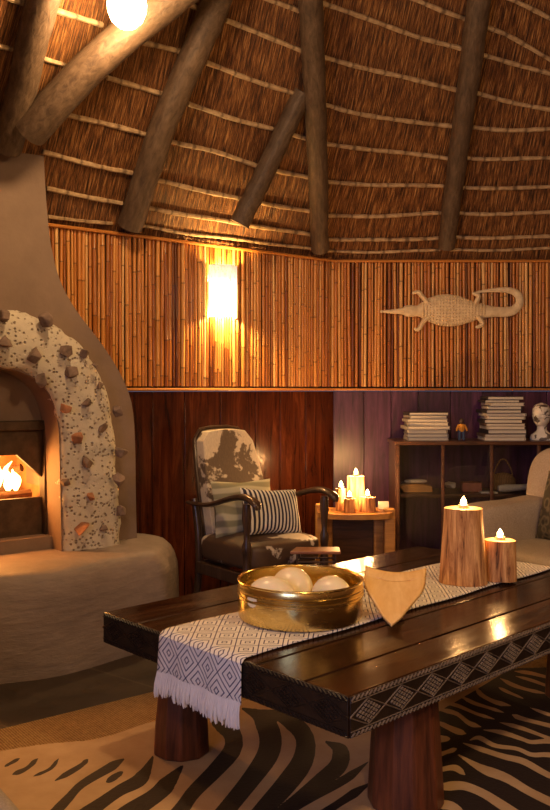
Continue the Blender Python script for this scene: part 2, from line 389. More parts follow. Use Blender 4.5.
# cor[0] = corner between right/back wall and left wall ; cor[7] = far right corner
# roof
m = MB(); nth, nh = 160, 44; uv = []
HT = 4.1
def roofp(i, j):
    th = 2*PI*i; h = j*HT*1.0; r = max(.02, rho(th, h)); p = Vector((CEN.x+r*math.cos(th), CEN.y+r*math.sin(th), EAVE+h)); ua = math.atan2(p.y+.8, p.x-1.8)
    uv.append(((ua if ua > -PI/2 else ua+2*PI)*4.6, h*1.3)); return p
m.grid(roofp, nth+1, nh); m.uv = uv
ceil = m.build('ceiling', M['thatch']); tag(ceil, kind='structure', label='conical reed thatch ceiling')
# floor
m = MB(); poly = [(c.x+(c.x-CEN.x)*.08, c.y+(c.y-CEN.y)*.08) for c in cor]; m.prism(poly, lambda a, b, h: Vector((a, b, h)), -.12, 0)
tag(m.build('floor', M['floor'], smooth=False), kind='structure')

def wainscot(name, A, B, inn, mat, z1=1.185):
    """planks between A and B, standing proud toward inn"""
    m = MB(); m.attr('tint'); d = (B-A); L = d.length; d.normalize(); s = 0; rot = Matrix((d, inn, Vector((0,0,1)))).transposed()
    m.a['tint'] = 0; m.box((A+B)/2-inn*.05+Vector((0,0,z1/2)), (L, .08, z1), rot)
    while s < L-.001:
        w = min(rnd(.17, .26), L-s); m.a['tint'] = rnd(.0, 1)
        if w > .01: m.box(A+d*(s+w/2)+inn*(-.003+rnd(-.001, .001))+Vector((0,0,z1/2)), (w-.005, .02, z1), rot)
        s += w
    return m.build(name, mat, bevel=.0025)
def reeds(name, A, B, inn, parent):
    m = MB(); m.attr('tint'); m.attr('node'); d = (B-A); L = d.length; d.normalize(); s = .004
    while s < L-.01:
        r = random.choice([.007, .0085, .0095, .0105, .012]); s += r*1.10
        m.a['tint'] = min(1, max(0, random.gauss(.55, .27))); lean = rnd(-.007, .007); out = rnd(-.003, .007)
        zs = [1.215]; nodes = [0]; z = 1.215+rnd(.02, .25); top = EAVE-rnd(.0, .02)
        while z < top-.02:
            zs += [z-.006, z-.0015, z+.0015, z+.006]; nodes += [0, 1, 1, 0]; z += rnd(.18, .4)
        zs.append(top); nodes.append(0)
        pts = []; rr = []; ph = rnd(0, 6)
        for z, nd in zip(zs, nodes):
            pts.append(A+d*(s+lean*(z-1.6)+.002*math.sin(z*4+ph))+inn*(r+out)+Vector((0,0,z))); rr.append(r*(1.10 if nd else 1.0))
        m.tube(pts, rr, 7, nodeattr=nodes); s += r*1.10+(.004 if rnd(0,1) < .12 else 0)
    return m.build(name, M['reeds'], parent, ang=70)
up = Vector((0,0,1))
# back (right-hand) wall
inn = Vector((0,-1,0))
wb = empty('wall_back', (0,0,0), kind='structure')
A, B = cor[0], cor[7]
w = wainscot('plank_panelling', A, B, inn, M['plank_purple']); w.parent = wb
onebox('reed_backing', ((A.x+B.x)/2, 5.55, (1.19+EAVE)/2+.1), (B.x-A.x, .09, EAVE-1.19+.2), M['gap'], wb, bevel=0)
reeds('reed_cladding', A, B, inn, wb)
# left wall
wl = empty('wall_left', (0,0,0), kind='structure')
A = cor[0]; B = W(1.8, 0)
w = wainscot('plank_panelling', A, B, N, M['plank_red']); w.parent = wl
rotw = Matrix((E, N, up)).transposed()
onebox('reed_backing', W(1.05, (1.19+EAVE)/2+.1, -.05), (2.1, .09, EAVE-1.19+.2), M['gap'], wl, rot=rotw, bevel=0)
reeds('reed_cladding', A, W(2.06, 0), N, wl)
# trims
def trim(i, pts, r, mat=M['reeds']):
    m = MB(); m.attr('tint'); m.attr('node'); m.a['tint'] = .55
    m.tube(pts, r, 8, flat=.8); tag(m.build('trim_%d' % i, mat), kind='structure')
trim(1, [W(-.0, 1.197, .022)]+[W(s, 1.197, .022) for s in (.5,1,1.5,1.75)], .011)
trim(2, [Vector((.385, 5.478, 1.197)), Vector((3.2, 5.478, 1.197))], .011)
trim(3, [W(s, EAVE-.012, .034) for s in (0,.7,1.4,2.05)], .012)
trim(4, [Vector((.39, 5.466, EAVE-.012)), Vector((3.2, 5.466, EAVE-.012))], .012)
# other walls (outside the picture)
names = {2: 'wall_fireside', 3: 'wall_window', 4: 'wall_rear', 5: 'wall_entrance', 6: 'wall_right', 7: 'wall_corner'}
def wallbox(name, A, B, z0, z1, mat, inn, parent=None):
    d = (B-A); L = d.length; d.normalize(); rot = Matrix((d, inn, up)).transposed()
    return onebox(name, (A+B)/2-inn*.06+up*((z0+z1)/2), (L, .12, z1-z0), mat, parent, rot=rot, bevel=0)
for i, nm in names.items():
    A, B = cor[i-1], cor[i]; inn = Vector((-PL[i][0], -PL[i][1], 0))
    if i == 3:
        root = empty(nm, (0,0,0), kind='structure'); d = (B-A).normalized(); L = (B-A).length; s0, s1 = L/2-.8, L/2+.8
        wallbox('wall_panel', A, A+d*s0, 0, EAVE+.1, M['wallplain'], inn, root); wallbox('wall_panel', A+d*s1, B, 0, EAVE+.1, M['wallplain'], inn, root)
        wallbox('wall_panel', A+d*s0, A+d*s1, 0, .8, M['wallplain'], inn, root); wallbox('wall_panel', A+d*s0, A+d*s1, 1.95, EAVE+.1, M['wallplain'], inn, root)
        wn = empty('window_1', (0,0,0), kind='structure')
        for a, b, z0, z1 in ((s0, s0+.06, .8, 1.95), (s1-.06, s1, .8, 1.95), (L/2-.03, L/2+.03, .86, 1.89), (s0+.06, s1-.06, .8, .86), (s0+.06, s1-.06, 1.89, 1.95)):
            wallbox('window_frame', A+d*a-inn*.02, A+d*b-inn*.02, z0, z1, M['cabwood'], inn, wn)
        wallbox('window_pane', A+d*s0-inn*.02, A+d*s1-inn*.02, .8, 1.95, M['glass'], inn, wn).scale = (1,1,1)
        mid = A+d*(L/2)-inn*.5; ang = math.atan2(inn.y, inn.x)
        light('window_daylight', (mid.x, mid.y, 1.5), 44, (.50,.56,1.0), typ='AREA', size=(1.5, 1.1), rot=(PI/2, 0, ang-PI/2))
    else: tag(wallbox(nm, A, B, 0, EAVE+.1, M['wallplain'], inn), kind='structure')
# left wall piece beyond the chimney
tag(wallbox('wall_left', W(2.75, 0), cor[1], 0, EAVE+.1, M['wallplain'], N), kind='structure')

# ---------------------------------------------------------------- roof poles and laths
def pole(pix, rs, off, label, name='roof_pole', group='log rafters under the thatch', n=24, bumpy=.012):
    if not isinstance(off, (list, tuple)): off = [off]*len(pix)
    P3 = [roofhit(x, y, o) for (x, y), o in zip(pix, off)]
    pts = spline(P3, n); rr = []
    for i in range(n):
        u = i/(n-1)*(len(rs)-1); k = min(int(u), len(rs)-2); rr.append(rs[k]+(rs[k+1]-rs[k])*(u-k))
    pts = [p+Vector((rnd(-1,1), rnd(-1,1), 0))*.003 for p in pts]
    o0 = pts[0].copy(); m = MB(); m.tube([p-o0 for p in pts], [r*(1+rnd(-bumpy, bumpy)*2) for r in rr], 16)
    m.uv = [((k % 16)/16, (k//16)/n*len(pix)*1.3) for k in range(len(m.v))]
    o = m.build(name, M['pole']); o.location = o0; tag(o, label, 'rafter', group); return pts
pole([(8,148),(26,70),(44,-8),(56,-60)], [.062,.062,.065,.065], .08, 'leftmost roof pole, rising from the chimney top at the left edge')
pole([(130,226),(165,122),(205,30),(228,-30)], [.066,.066,.068,.07], .09, 'thick weathered roof pole running up right of the bright ceiling lamp')
pole([(320,249),(317,150),(313,60),(310,-30)], [.056,.058,.06,.062], .08, 'near vertical roof pole above the corner where the two reed walls meet')
pole([(446,247),(456,170),(470,70),(483,-30)], [.054,.058,.062,.064], .08, 'straight grey roof pole above the crocodile carving')
pole([(239,224),(262,178),(303,92)], [.058,.056,.052], [.17,.11,.02], 'short slanting log strut with a cut end, leaning against the corner roof pole', 'roof_strut', None)
beam = pole([(30,132),(75,82),(125,36),(180,-8),(215,-40)], [.075,.075,.07,.07,.07], [.19,.22,.26,.30,.33], 'thick slanting log beam that carries the bright ceiling lamp', 'tie_beam', None)

bays = {
 'between the chimney and the thick weathered pole': [
   [(48,217),(80,221),(112,223)], [(46,188),(85,197),(122,203)], [(42,152),(85,163),(132,173)], [(65,114),(105,124),(148,135)],
   [(107,77),(135,86),(163,95)], [(143,43),(165,48),(187,53)], [(185,3),(203,11)]],
 'left of the ceiling lamp': [[(40,58),(66,66)], [(53,10),(78,18),(102,25)]],
 'at the top left corner': [[(-10,44),(12,50)], [(-4,-8),(25,4)]],
 'between the thick pole and corner pole': [
   [(138,225),(190,234),(250,241),(312,249)], [(148,208),(200,217),(250,225),(312,235)], [(156,180),(200,190),(250,201),(310,211)], [(170,141),(215,152),(262,167),(309,178)],
   [(188,104),(235,119),(275,130),(308,139)], [(206,63),(250,79),(304,97)], [(226,20),(262,35),(303,51)], [(238,-14),(275,2),(302,12)]],
 'between corner pole and crocodile pole': [
   [(325,251),(380,252),(440,250)], [(325,239),(380,240),(440,238)], [(325,216),(380,216),(441,213)], [(324,182),(380,185),(444,186)],
   [(323,144),(385,151),(448,158)], [(322,104),(375,117),(453,126)], [(321,57),(385,73),(458,90)], [(320,3),(372,20),(420,38),(461,48)], [(408,-3),(436,8),(466,19)]],
 'right of the crocodile pole': [
   [(450,250),(500,250),(560,248)], [(450,237),(500,238),(560,236)], [(452,213),(500,214),(560,212)], [(455,188),(500,188),(560,187)],
   [(460,158),(500,159),(560,158)], [(465,127),(510,130),(560,129)], [(471,92),(510,102),(560,111)], [(477,54),(515,64),(560,76)], [(484,26),(512,38),(560,65)], [(500,-5),(530,8),(560,23)]],
}
ordn = ['lowest', 'second lowest', 'third from the bottom', 'fourth from the bottom', 'fifth from the bottom', 'sixth from the bottom', 'seventh from the bottom', 'eighth from the bottom', 'ninth from the bottom', 'tenth from the bottom']
for bay, rows in bays.items():
    for k, row in enumerate(rows):
        px = spline([(x, y, 0) for x, y in row], max(6, int(abs(row[-1][0]-row[0][0])/4)))
        pts = [roofhit(p.x, p.y, .012) for p in px]; L = sum((a-b).length for a, b in zip(pts, pts[1:]))
        nn = max(8, int(L/.012)); pts = spline(pts, nn); nodes = []; c = rnd(0, .07)
        for i in range(nn): 
            nodes.append(1.0 if (i*L/nn+c) % .11 < .014 else 0.0)
        ph = rnd(0, 9); pts = [p+up*(.0022*math.sin(i*.13+ph)+.0006*math.sin(i*.9+ph)) for i, p in enumerate(pts)]
        rr = [(.0125 if k else .010)*(1+.08*math.sin(i*.35+ph)) for i in range(nn)]
        o0 = pts[0].copy(); m = MB(); m.attr('node'); m.tube([p-o0 for p in pts], rr, 7, nodeattr=nodes)
        o = m.build('roof_lath', M['lath']); o.location = o0
        if len(rows) == 2: od = ('lower', 'upper')[k]
        else: od = ordn[k]
        tag(o, 'pale roof lath, %s, %s' % (od, bay), 'lath', 'split-pole laths tied to the thatch')

# ---------------------------------------------------------------- fireplace
PT = .44   # hearth top
fp = empty('fireplace', W(2.4, 0, .2), 0, 'rounded clay fireplace with a pale pitted arch studded with stones, burning fire inside', 'fireplace')
FO = Vector(fp.location)
SCN = 2.42
def LW(s, z, d): return W(s, z, d)-FO
def mirror(pts): return [(2*SCN-s, z) for s, z in reversed(pts)]
out_px = [(137,560),(136,500),(135,440),(132,405),(124,381),(110,356),(92,331),(74,307),(60,280),(52,250),(48,220),(45,180),(43,130)]
half = [wpx(x, y, .25) for x, y in out_px]; half[0] = (half[0][0], PT-.02)
half = [(s, min(z, 2.55)) for s, z in half]
inn_px = [(63,549),(62,500),(61,460),(60,430),(56,408),(48,391),(36,379),(19,371),(0,368)]
ih = [wpx(x, y, .36) for x, y in inn_px]; ih[0] = (ih[0][0], PT-.02)
oo_px = [(124,540),(122,500),(119,460),(117,430),(112,400),(104,378),(93,358),(80,342),(62,328),(40,317),(20,311),(0,309)]
oh = [wpx(x, y, .36) for x, y in oo_px]; oh[0] = (oh[0][0], PT-.0)
def resamp(pts, n):
    p = spline([(a, b, 0) for a, b in pts], 200); L = [0]
    for a, b in zip(p, p[1:]): L.append(L[-1]+(a-b).length)
    out = []
    for i in range(n):
        t = L[-1]*i/(n-1); k = max(0, min(len(L)-2, next((q for q in range(len(L)-1) if L[q+1] >= t-1e-9), len(L)-2)))
        u = (t-L[k])/(L[k+1]-L[k]); q = p[k].lerp(p[k+1], u); out.append((q.x, q.y))
    return out
sth, stz = ih[-1]
def arch_full(h):
    top = (SCN, h[-1][1]+.004); return h+[top]+mirror(h)
bo = resamp(half, 40); bo = bo+mirror(bo)
bi = [(s-.025, z-.006 if i else z) for i, (s, z) in enumerate(resamp(ih+[(SCN, ih[-1][1]+.004)], 24))]; bi = bi+mirror(bi)[1:]
m = MB(); m.prism(bo+bi[::-1], lambda a, b, h: LW(a, b, h), -.12, .25)
m.build('chimney_breast', M['plaster'], fp, bevel=.05, bseg=4)
# back plate with the firebox mouth
DF = .17
fl = wpx(50, 420, DF); fs0 = fl[0]; fz1 = fl[1]; fs1 = 2*SCN-fs0; fz0 = .50
m = MB(); a0, a1 = 1.9, 2*SCN-1.9
m.prism([(a0,PT-.02),(a0,1.45),(a1,1.45),(a1,PT-.02),(fs1,PT-.02),(fs1,fz1),(fs0,fz1),(fs0,PT-.02)], lambda a, b, h: LW(a, b, h), DF-.05, DF-.01)
m.prism([(a0,PT-.02),(a0,.50),(a1,.50),(a1,PT-.02)], lambda a, b, h: LW(a, b, h), DF-.045, .245)
m.build('recess_back', M['plaster'], fp)
# iron firebox
def pz(px, py): return wpx(px, py, DF)
op = [pz(-60,455), pz(18,455), pz(43,477), pz(43,497), pz(-60,497)]
om = op[1:4]; mo = mirror(om)
hole = [(om[2][0], om[2][1]), (om[1][0], om[1][1]), (om[0][0], om[0][1])]+[(mo[2][0], mo[2][1]), (mo[1][0], mo[1][1]), (mo[0][0], mo[0][1])]
hb, ht = om[2][1], om[0][1]
m = MB()
m.prism([(fs0+.02, fz0), (fs0+.02, hb), (fs1-.02, hb), (fs1-.02, fz0)], lambda a, b, h: LW(a, b, h), DF-.04, DF-.012)
m.prism([(fs0+.02, hb), (fs0+.02, fz1-.03), (fs1-.02, fz1-.03), (fs1-.02, hb), (2*SCN-om[2][0], hb), (2*SCN-om[1][0], om[1][1]), (2*SCN-om[0][0], ht), (om[0][0], ht), (om[1][0], om[1][1]), (om[2][0], hb)], lambda a, b, h: LW(a, b, h), DF-.04, DF-.012)
m.build('firebox_plate', M['iron'], fp, smooth=False)
m = MB()
m.prism([(fs0-.005,fz0),(fs0-.005,fz1),(fs1+.005,fz1),(fs1+.005,fz0),(fs1-.035,fz0),(fs1-.035,fz1-.045),(fs0+.035,fz1-.045),(fs0+.035,fz0)], lambda a, b, h: LW(a, b, h), DF-.02, DF+.02)
m.build('firebox_frame', M['iron'], fp, bevel=.004)
# brick chamber behind
m = MB(); z0c, z1c = hb-.03, fz1+.02; D1 = -.26
for args in (((fs0, fs1), (z0c-.03, z0c), (D1, DF-.045)), ((fs0, fs1), (z1c, z1c+.03), (D1, DF-.045)), ((fs0-.03, fs0), (z0c-.03, z1c+.03), (D1, DF-.045)), ((fs1, fs1+.03), (z0c-.03, z1c+.03), (D1, DF-.045)), ((fs0-.03, fs1+.03), (z0c-.03, z1c+.03), (D1-.03, D1))):
    (s0, s1), (za, zb), (da, db) = args
    m.prism([(s0, za), (s0, zb), (s1, zb), (s1, za)], lambda a, b, h: LW(a, b, h), da, db)
m.build('fire_chamber', M['firebrick'], fp, smooth=False)
# arch surround
NA, NC = 150, 15
ia = resamp(ih+[(SCN, ih[-1][1]+.004)], NA//2); ia = ia+mirror(ia)[1:]
oa = resamp(oh+[(SCN, oh[-1][1]+.004)], NA//2); oa = oa+mirror(oa)[1:]
prof = [(.03,.22),(.02,.30),(.012,.335),(.04,.356),(.12,.368),(.24,.378),(.38,.384),(.5,.386),(.62,.384),(.76,.378),(.88,.366),(.96,.350),(1.0,.32),(1.0,.27),(1.0,.22)]
m = MB()
def ap(i, j):
    k = round(i*(len(ia)-1)); q = round(j*(NC-1)); u, d = prof[q]
    a, b = ia[k], oa[k]; s = a[0]+(b[0]-a[0])*u; z = a[1]+(b[1]-a[1])*u
    nz = noise.fractal(Vector((s*9, z*9, d*9)), .8, 2, 4)*.013
    cx, cz = (a[0]+b[0])/2, (a[1]+b[1])/2; v = Vector((s-cx, z-cz)); v = v.normalized() if v.length > 0 else v
    wob = noise.fractal(Vector((s*14+5, z*14, d*5)), .8, 2, 3)*.010
    return LW(s+v.x*wob, max(PT-.01, z+v.y*wob), d+nz)
m.grid(ap, len(ia), NC); n_ = len(m.v)
m.face(*range(NC)); m.face(*range(n_-NC, n_))
arch = m.build('arch_surround', M['stucco'], fp, ang=60)
lo_ = [(SCN+(a-SCN)*1.07, PT+(b-PT)*1.05) for a, b in ia]
m = MB(); m.prism(lo_+ia[::-1], lambda a, b, h: LW(a, b, h), DF-.03, .345); m.build('arch_lining', M['plaster'], fp, bevel=.01, bseg=2)
# studding stones
def rock(name, c, r, mat, parent, seed):
    random.seed(seed); bm = bmesh.new(); pts = []
    for _ in range(13):
        v = Vector((random.gauss(0,1), random.gauss(0,1), random.gauss(0,1))).normalized(); pts.append(bm.verts.new(c+Vector((v.x*r*rnd(.75,1.1), v.y*r*rnd(.8,1.2), v.z*r*rnd(.7,1.05)))))
    bmesh.ops.convex_hull(bm, input=pts); loose = [v for v in bm.verts if not v.link_faces]; bmesh.ops.delete(bm, geom=loose, context='VERTS')
    me = bpy.data.meshes.new(name); bm.to_mesh(me); bm.free(); me.materials.append(mat)
    o = bpy.data.objects.new(name, me); COL.objects.link(o); o.parent = parent
    b = o.modifiers.new('bevel', 'BEVEL'); b.width = r*.09; b.segments = 2
    return o
stones = [(4,316,8,0),(47,320,10,0),(5,343,8,0),(34,355,9,0),(66,351,8,0),(84,354,6,0),(94,367,5,0),(71,372,8,0),(44,380,9,0),(100,386,6,0),(86,402,6,0),(67,409,8,1),(118,411,8,0),(105,430,8,0),(77,438,8,1),(121,451,9,0),(87,463,8,0),(118,480,8,0),(66,482,6,0),(90,497,6,1),(120,511,8,0),(104,529,5,0),(81,528,10,1),
          (-22,325,9,0),(-45,345,8,0),(-60,380,8,1),(-35,375,7,0)]
for i, (x, y, r, red) in enumerate(stones):
    s, z = wpx(x, y, .40); rock('stone', LW(s, z, .40), r*4.1/850*.95, M['rock_red'] if red else M['rock'], arch, i+50)
random.seed(11)
# hearth plinth
front = [W(1.41, 0, .02), W(1.355, 0, .29), Vector((-.492,4.045,0)), Vector((-.562,3.925,0)), Vector((-.655,3.83,0)), Vector((-.90,3.56,0)), Vector((-1.12,3.46,0)), Vector((-1.42,3.36,0)), Vector((-1.75,3.22,0)), Vector((-2.0,3.10,0)), Vector((-2.19,3.05,0)), W(3.2, 0, .02)]
fs = spline(front, 60)
cc = W(2.3, 0, .1)
m = MB(); P = [(1.0,.0),(1.0,.10),(.998,.22),(.99,.31),(.975,.365),(.955,.40),(.925,.425),(.88,.437),(.80,.441),(.6,.443),(.35,.441),(.1,.44)]
def hp(i, j):
    p = fs[round(i*59)]; k, z = P[round(j*(len(P)-1))]; q = cc.lerp(p, k)
    q = q+Vector((noise.noise(Vector((p.x*3, p.y*3, z*5)))*.012, noise.noise(Vector((p.x*3+9, p.y*3, z*5)))*.012, (noise.noise(Vector((q.x*4, q.y*4, 3)))*.008 if z > .3 else 0)))
    return q+up*z-FO
m.grid(hp, 60, len(P)); m.build('hearth', M['hearth'], fp, ang=80)
# fire logs and flames
fire_s, fdep = SCN-.06, -.38
def LOG(a, b, r, lab):
    a, b = Vector(a), Vector(b); pts = [a.lerp(b, i/7)+Vector((rnd(-1,1), rnd(-1,1), rnd(-1,1)))*.006 for i in range(8)]; o0 = pts[0].copy()
    m = MB(); m.tube([p-o0 for p in pts], [r*rnd(.85, 1.1) for _ in pts], 9, jit=.08); o = m.build('firewood_log', M['char']); o.location = o0
    tag(o, lab, 'firewood', 'logs burning in the fireplace')
zc = hb-.03; FD = -.06
LOG(W(2.05, zc+.03, FD+.10), W(2.62, zc+.03, FD+.08), .024, 'charred log lying across the front of the fire')
LOG(W(2.05, zc+.04, FD-.09), W(2.66, zc+.04, FD-.10), .036, 'charred log lying across the back of the fire')
LOG(W(2.07, zc+.155, FD+.05), W(2.24, zc+.108, FD-.09), .022, 'short charred log propped at the right of the fire')
LOG(W(2.19, zc+.085, FD+.04), W(2.30, zc+.20, FD-.08), .025, 'charred log standing steeply in the middle of the flames')
fl = empty('fire', W(2.26, zc+.05, FD), 0, 'tall orange and yellow flames burning over the logs in the fireplace', 'fire')
FS = 1.45
for i, (ds, dd, h, r) in enumerate([(.02,.02,.34,.048),(.08,.03,.27,.045),(-.06,.04,.15,.030),(-.12,.04,.10,.024),(.15,0,.22,.045),(.05,-.06,.24,.05),(-.16,.04,.08,.018),(.22,.0,.16,.035),(-.09,-.05,.16,.03),(.30,.02,.14,.03)]):
    m = MB(); ph = rnd(0, 6); h *= FS; r *= FS*.9
    pts = [Vector((math.sin(ph+j*.9)*.016*j/8, math.cos(ph+j*.8)*.014*j/8, h*j/9)) for j in range(10)]
    rr = [r*q for q in (.35,.8,1,.98,.86,.7,.52,.36,.2,.04)]
    m.tube(pts, rr, 12, flat=.8); o = m.build('flame', M['fire'], fl, ang=90); p = E*ds+N*dd; o.location = (p.x, p.y, rnd(-.01, .02))
lp = W(2.34, zc+.20, FD+.13); light('fire_light', lp, 17, (1,.36,.07), .05)

# ---------------------------------------------------------------- rugs
m = MB(); A = Vector((-1.3,2.71,0)); e1 = Vector((.794,.608,0)); e2 = Vector((.608,-.794,0))
rt = Matrix((e1, e2*-1, up)).transposed(); jr = onebox('jute_rug', (0,0,0), (2.9, 1.9, .012), M['jute'], bevel=.004)
jr.location = A+e1*1.45+e2*.95+up*.007; jr.rotation_euler = (0,0,math.atan2(e1.y, e1.x)); tag(jr, 'golden tan woven jute rug lying on the dark floor beneath the zebra hide', 'rug')
outline = [(-.97,2.74),(-.78,2.83),(-.6,2.88),(-.44,3.02),(-.2,3.18),(.1,3.33),(.5,3.50),(.9,3.58),(1.25,3.60),(1.7,3.5),(2.1,3.1),(1.9,2.7),(1.5,2.45),(1.3,2.1),(.9,1.9),(.4,1.8),(-.1,1.82),(-.45,1.95),(-.7,2.2),(-.95,2.4)]
dark = [([(207,714),(217,728),(231,738),(233,755),(217,775),(194,798),(184,812)],8),([(243,714),(261,723),(270,741),(268,760),(253,783),(230,812)],10),([(254,716),(284,723),(304,741),(303,766),(286,791),(267,812)],9.5),
 ([(326,747),(340,756),(338,772),(320,788),(292,812)],8),([(368,768),(345,786),(311,806)],4),([(370,790),(343,808)],4.5),
 ([(153,763),(141,785),(120,797),(99,812)],6.5),([(182,773),(160,798),(138,814)],9),([(124,765),(111,773),(82,791),(68,806)],4.5),([(123,778),(106,789)],3),([(88,765),(79,773),(54,788)],2.6),([(59,764),(50,775),(33,783)],1.7),([(38,764),(26,775),(12,781)],2.3),([(20,764),(4,773)],1.6)]
lightl = [([(514,676),(530,678),(550,683),(580,688)],1.6),([(515,681),(530,685),(550,692),(580,700)],1.3),([(500,683),(513,690),(528,695),(546,699)],1.6),([(498,692),(508,697),(524,704)],1.3),
 ([(476,693),(482,700),(495,707),(511,711)],2),([(459,700),(474,708),(489,713),(504,718)],1.6),([(443,707),(458,711),(476,719),(495,725)],1.6),([(436,714),(456,719),(469,729),(481,733)],2.1),([(436,727),(454,736),(466,740)],2.6),([(430,745),(450,745)],3),
 ([(530,713),(550,720),(580,728)],1.3),([(512,720),(522,724),(550,731),(580,738)],2),([(499,728),(522,734),(550,744),(580,752)],1.7),([(483,736),(502,738.5),(522,745),(532,748),(550,747),(580,752)],2),
 ([(469,747),(479,744),(495,752),(517,755),(532,761),(550,761),(580,768)],2),([(463,749.5),(482,756),(504,763),(524,768),(550,782),(580,792)],2.6),([(458,761),(482,775),(506,784),(528,797),(550,808),(580,822)],4),
 ([(436,777),(454,774),(465,781)],2.6),([(436,762),(457,755)],2),([(430,795),(445,793),(463,792),(482,799),(500,810),(530,830)],4.2),([(420,815),(450,812),(470,830)],4)]
def stroke(PX, PY, pl, hw):
    if pl[-1][1] >= 803: pl = pl+[(2*pl[-1][0]-pl[-2][0], 2*pl[-1][1]-pl[-2][1]), (4*pl[-1][0]-3*pl[-2][0], 4*pl[-1][1]-3*pl[-2][1])]; open_ = True
    else: open_ = pl[-1][0] >= 575
    pl = [(p.x, p.y) for p in spline([(a, b, 0) for a, b in pl], 24)]; n = len(pl)-1
    best = np.full(PX.shape, -40.0)
    for k, ((x0, y0), (x1, y1)) in enumerate(zip(pl, pl[1:])):
        dx, dy = x1-x0, y1-y0; t = np.clip(((PX-x0)*dx+(PY-y0)*dy)/(dx*dx+dy*dy), 0, 1); T_ = (k+t)/n
        w = np.minimum(1, (.15+T_*4.5))*(1 if open_ else np.minimum(1, .15+(1-T_)*4.5))*(1+.12*np.sin(T_*9+hw*3))
        best = np.maximum(best, hw*w-np.hypot(PX-x0-t*dx, PY-y0-t*dy))
    return best
ol = [(p.x, p.y) for p in spline([(a, b, 0) for a, b in outline+outline[:1]], 120)][:-1]
st = .0065; xs = np.arange(-1.05, 2.2, st); ys = np.arange(1.75, 3.7, st); GX, GY = np.meshgrid(xs, ys, indexing='ij')
ins = np.zeros(GX.shape, bool)
for (x0, y0), (x1, y1) in zip(ol, ol[1:]+ol[:1]):
    c = ((y0 > GY) != (y1 > GY)) & (GX < (x1-x0)*(GY-y0)/(y1-y0+1e-12)+x0); ins ^= c
PX = CX+F*GX/GY; PY = HY+F*EYE/GY
fd = np.full(GX.shape, -6.0)
for pl, hw in dark:
    fd = np.maximum(fd, stroke(PX, PY, pl, hw))
region = np.clip((PX-385+ (PY-740)*-.1)/3, -6, 6)                         # shoulder side of the hide is mostly dark
region = np.where(PY > 672+ (PX-514)*.05*0 - (PX-440)*.0, region, -6)
region = np.minimum(region, np.clip((PY-(716-(PX-440)*.60))/1.0, -6, 6)*1.0)
fl_ = np.full(GX.shape, -6.0)
for pl, hw in lightl:
    fl_ = np.maximum(fl_, stroke(PX, PY, pl, hw*1.1))
off = (GY < 2.25)                                                          # beyond the frame: invented stripes
inv = np.sin(GX*38+GY*9+2*np.sin(GY*4))*5
fld = np.maximum(fd, np.minimum(region, -fl_)); fld = np.where(off, inv, fld)
val = 1/(1+np.exp(-fld*1.2))
m = MB(); idx = -np.ones(GX.shape, int); vv = []; at = []
ii, jj = np.nonzero(ins)
for n_, (i, j) in enumerate(zip(ii, jj)): idx[i, j] = n_
for i, j in zip(ii, jj):
    x, y = GX[i, j], GY[i, j]; vv.append((x, y, .0165+.002*math.sin(x*7)*math.sin(y*6)))
m.v = vv; m.at['stripe'] = [float(val[i, j]) for i, j in zip(ii, jj)]
q = (idx[:-1,:-1] >= 0) & (idx[1:,:-1] >= 0) & (idx[1:,1:] >= 0) & (idx[:-1,1:] >= 0)
for i, j in zip(*np.nonzero(q)): m.f.append((int(idx[i,j]), int(idx[i+1,j]), int(idx[i+1,j+1]), int(idx[i,j+1])))
m.mi = [0]*len(m.f)
zr = m.build('zebra_hide_rug', M['zebra']); tag(zr, 'black and cream zebra hide rug spread under the carved coffee table', 'rug')
sm = zr.modifiers.new('solid', 'SOLIDIFY'); sm.thickness = .003; sm.offset = -1

# ---------------------------------------------------------------- coffee table
TA = Vector((.7236,.6902,0)); TB = Vector((-.6902,.7236,0)); K = Vector((.181,2.076,0)); TL, TW, TT, TH = 1.75, 1.10, .107, .45
tang = math.atan2(TA.y, TA.x)
def T(a, b, z=TH): return K+TA*a+TB*b+up*z
ct = empty('coffee_table', K, tang, 'large dark carved wooden coffee table standing on the zebra hide', 'coffee table')
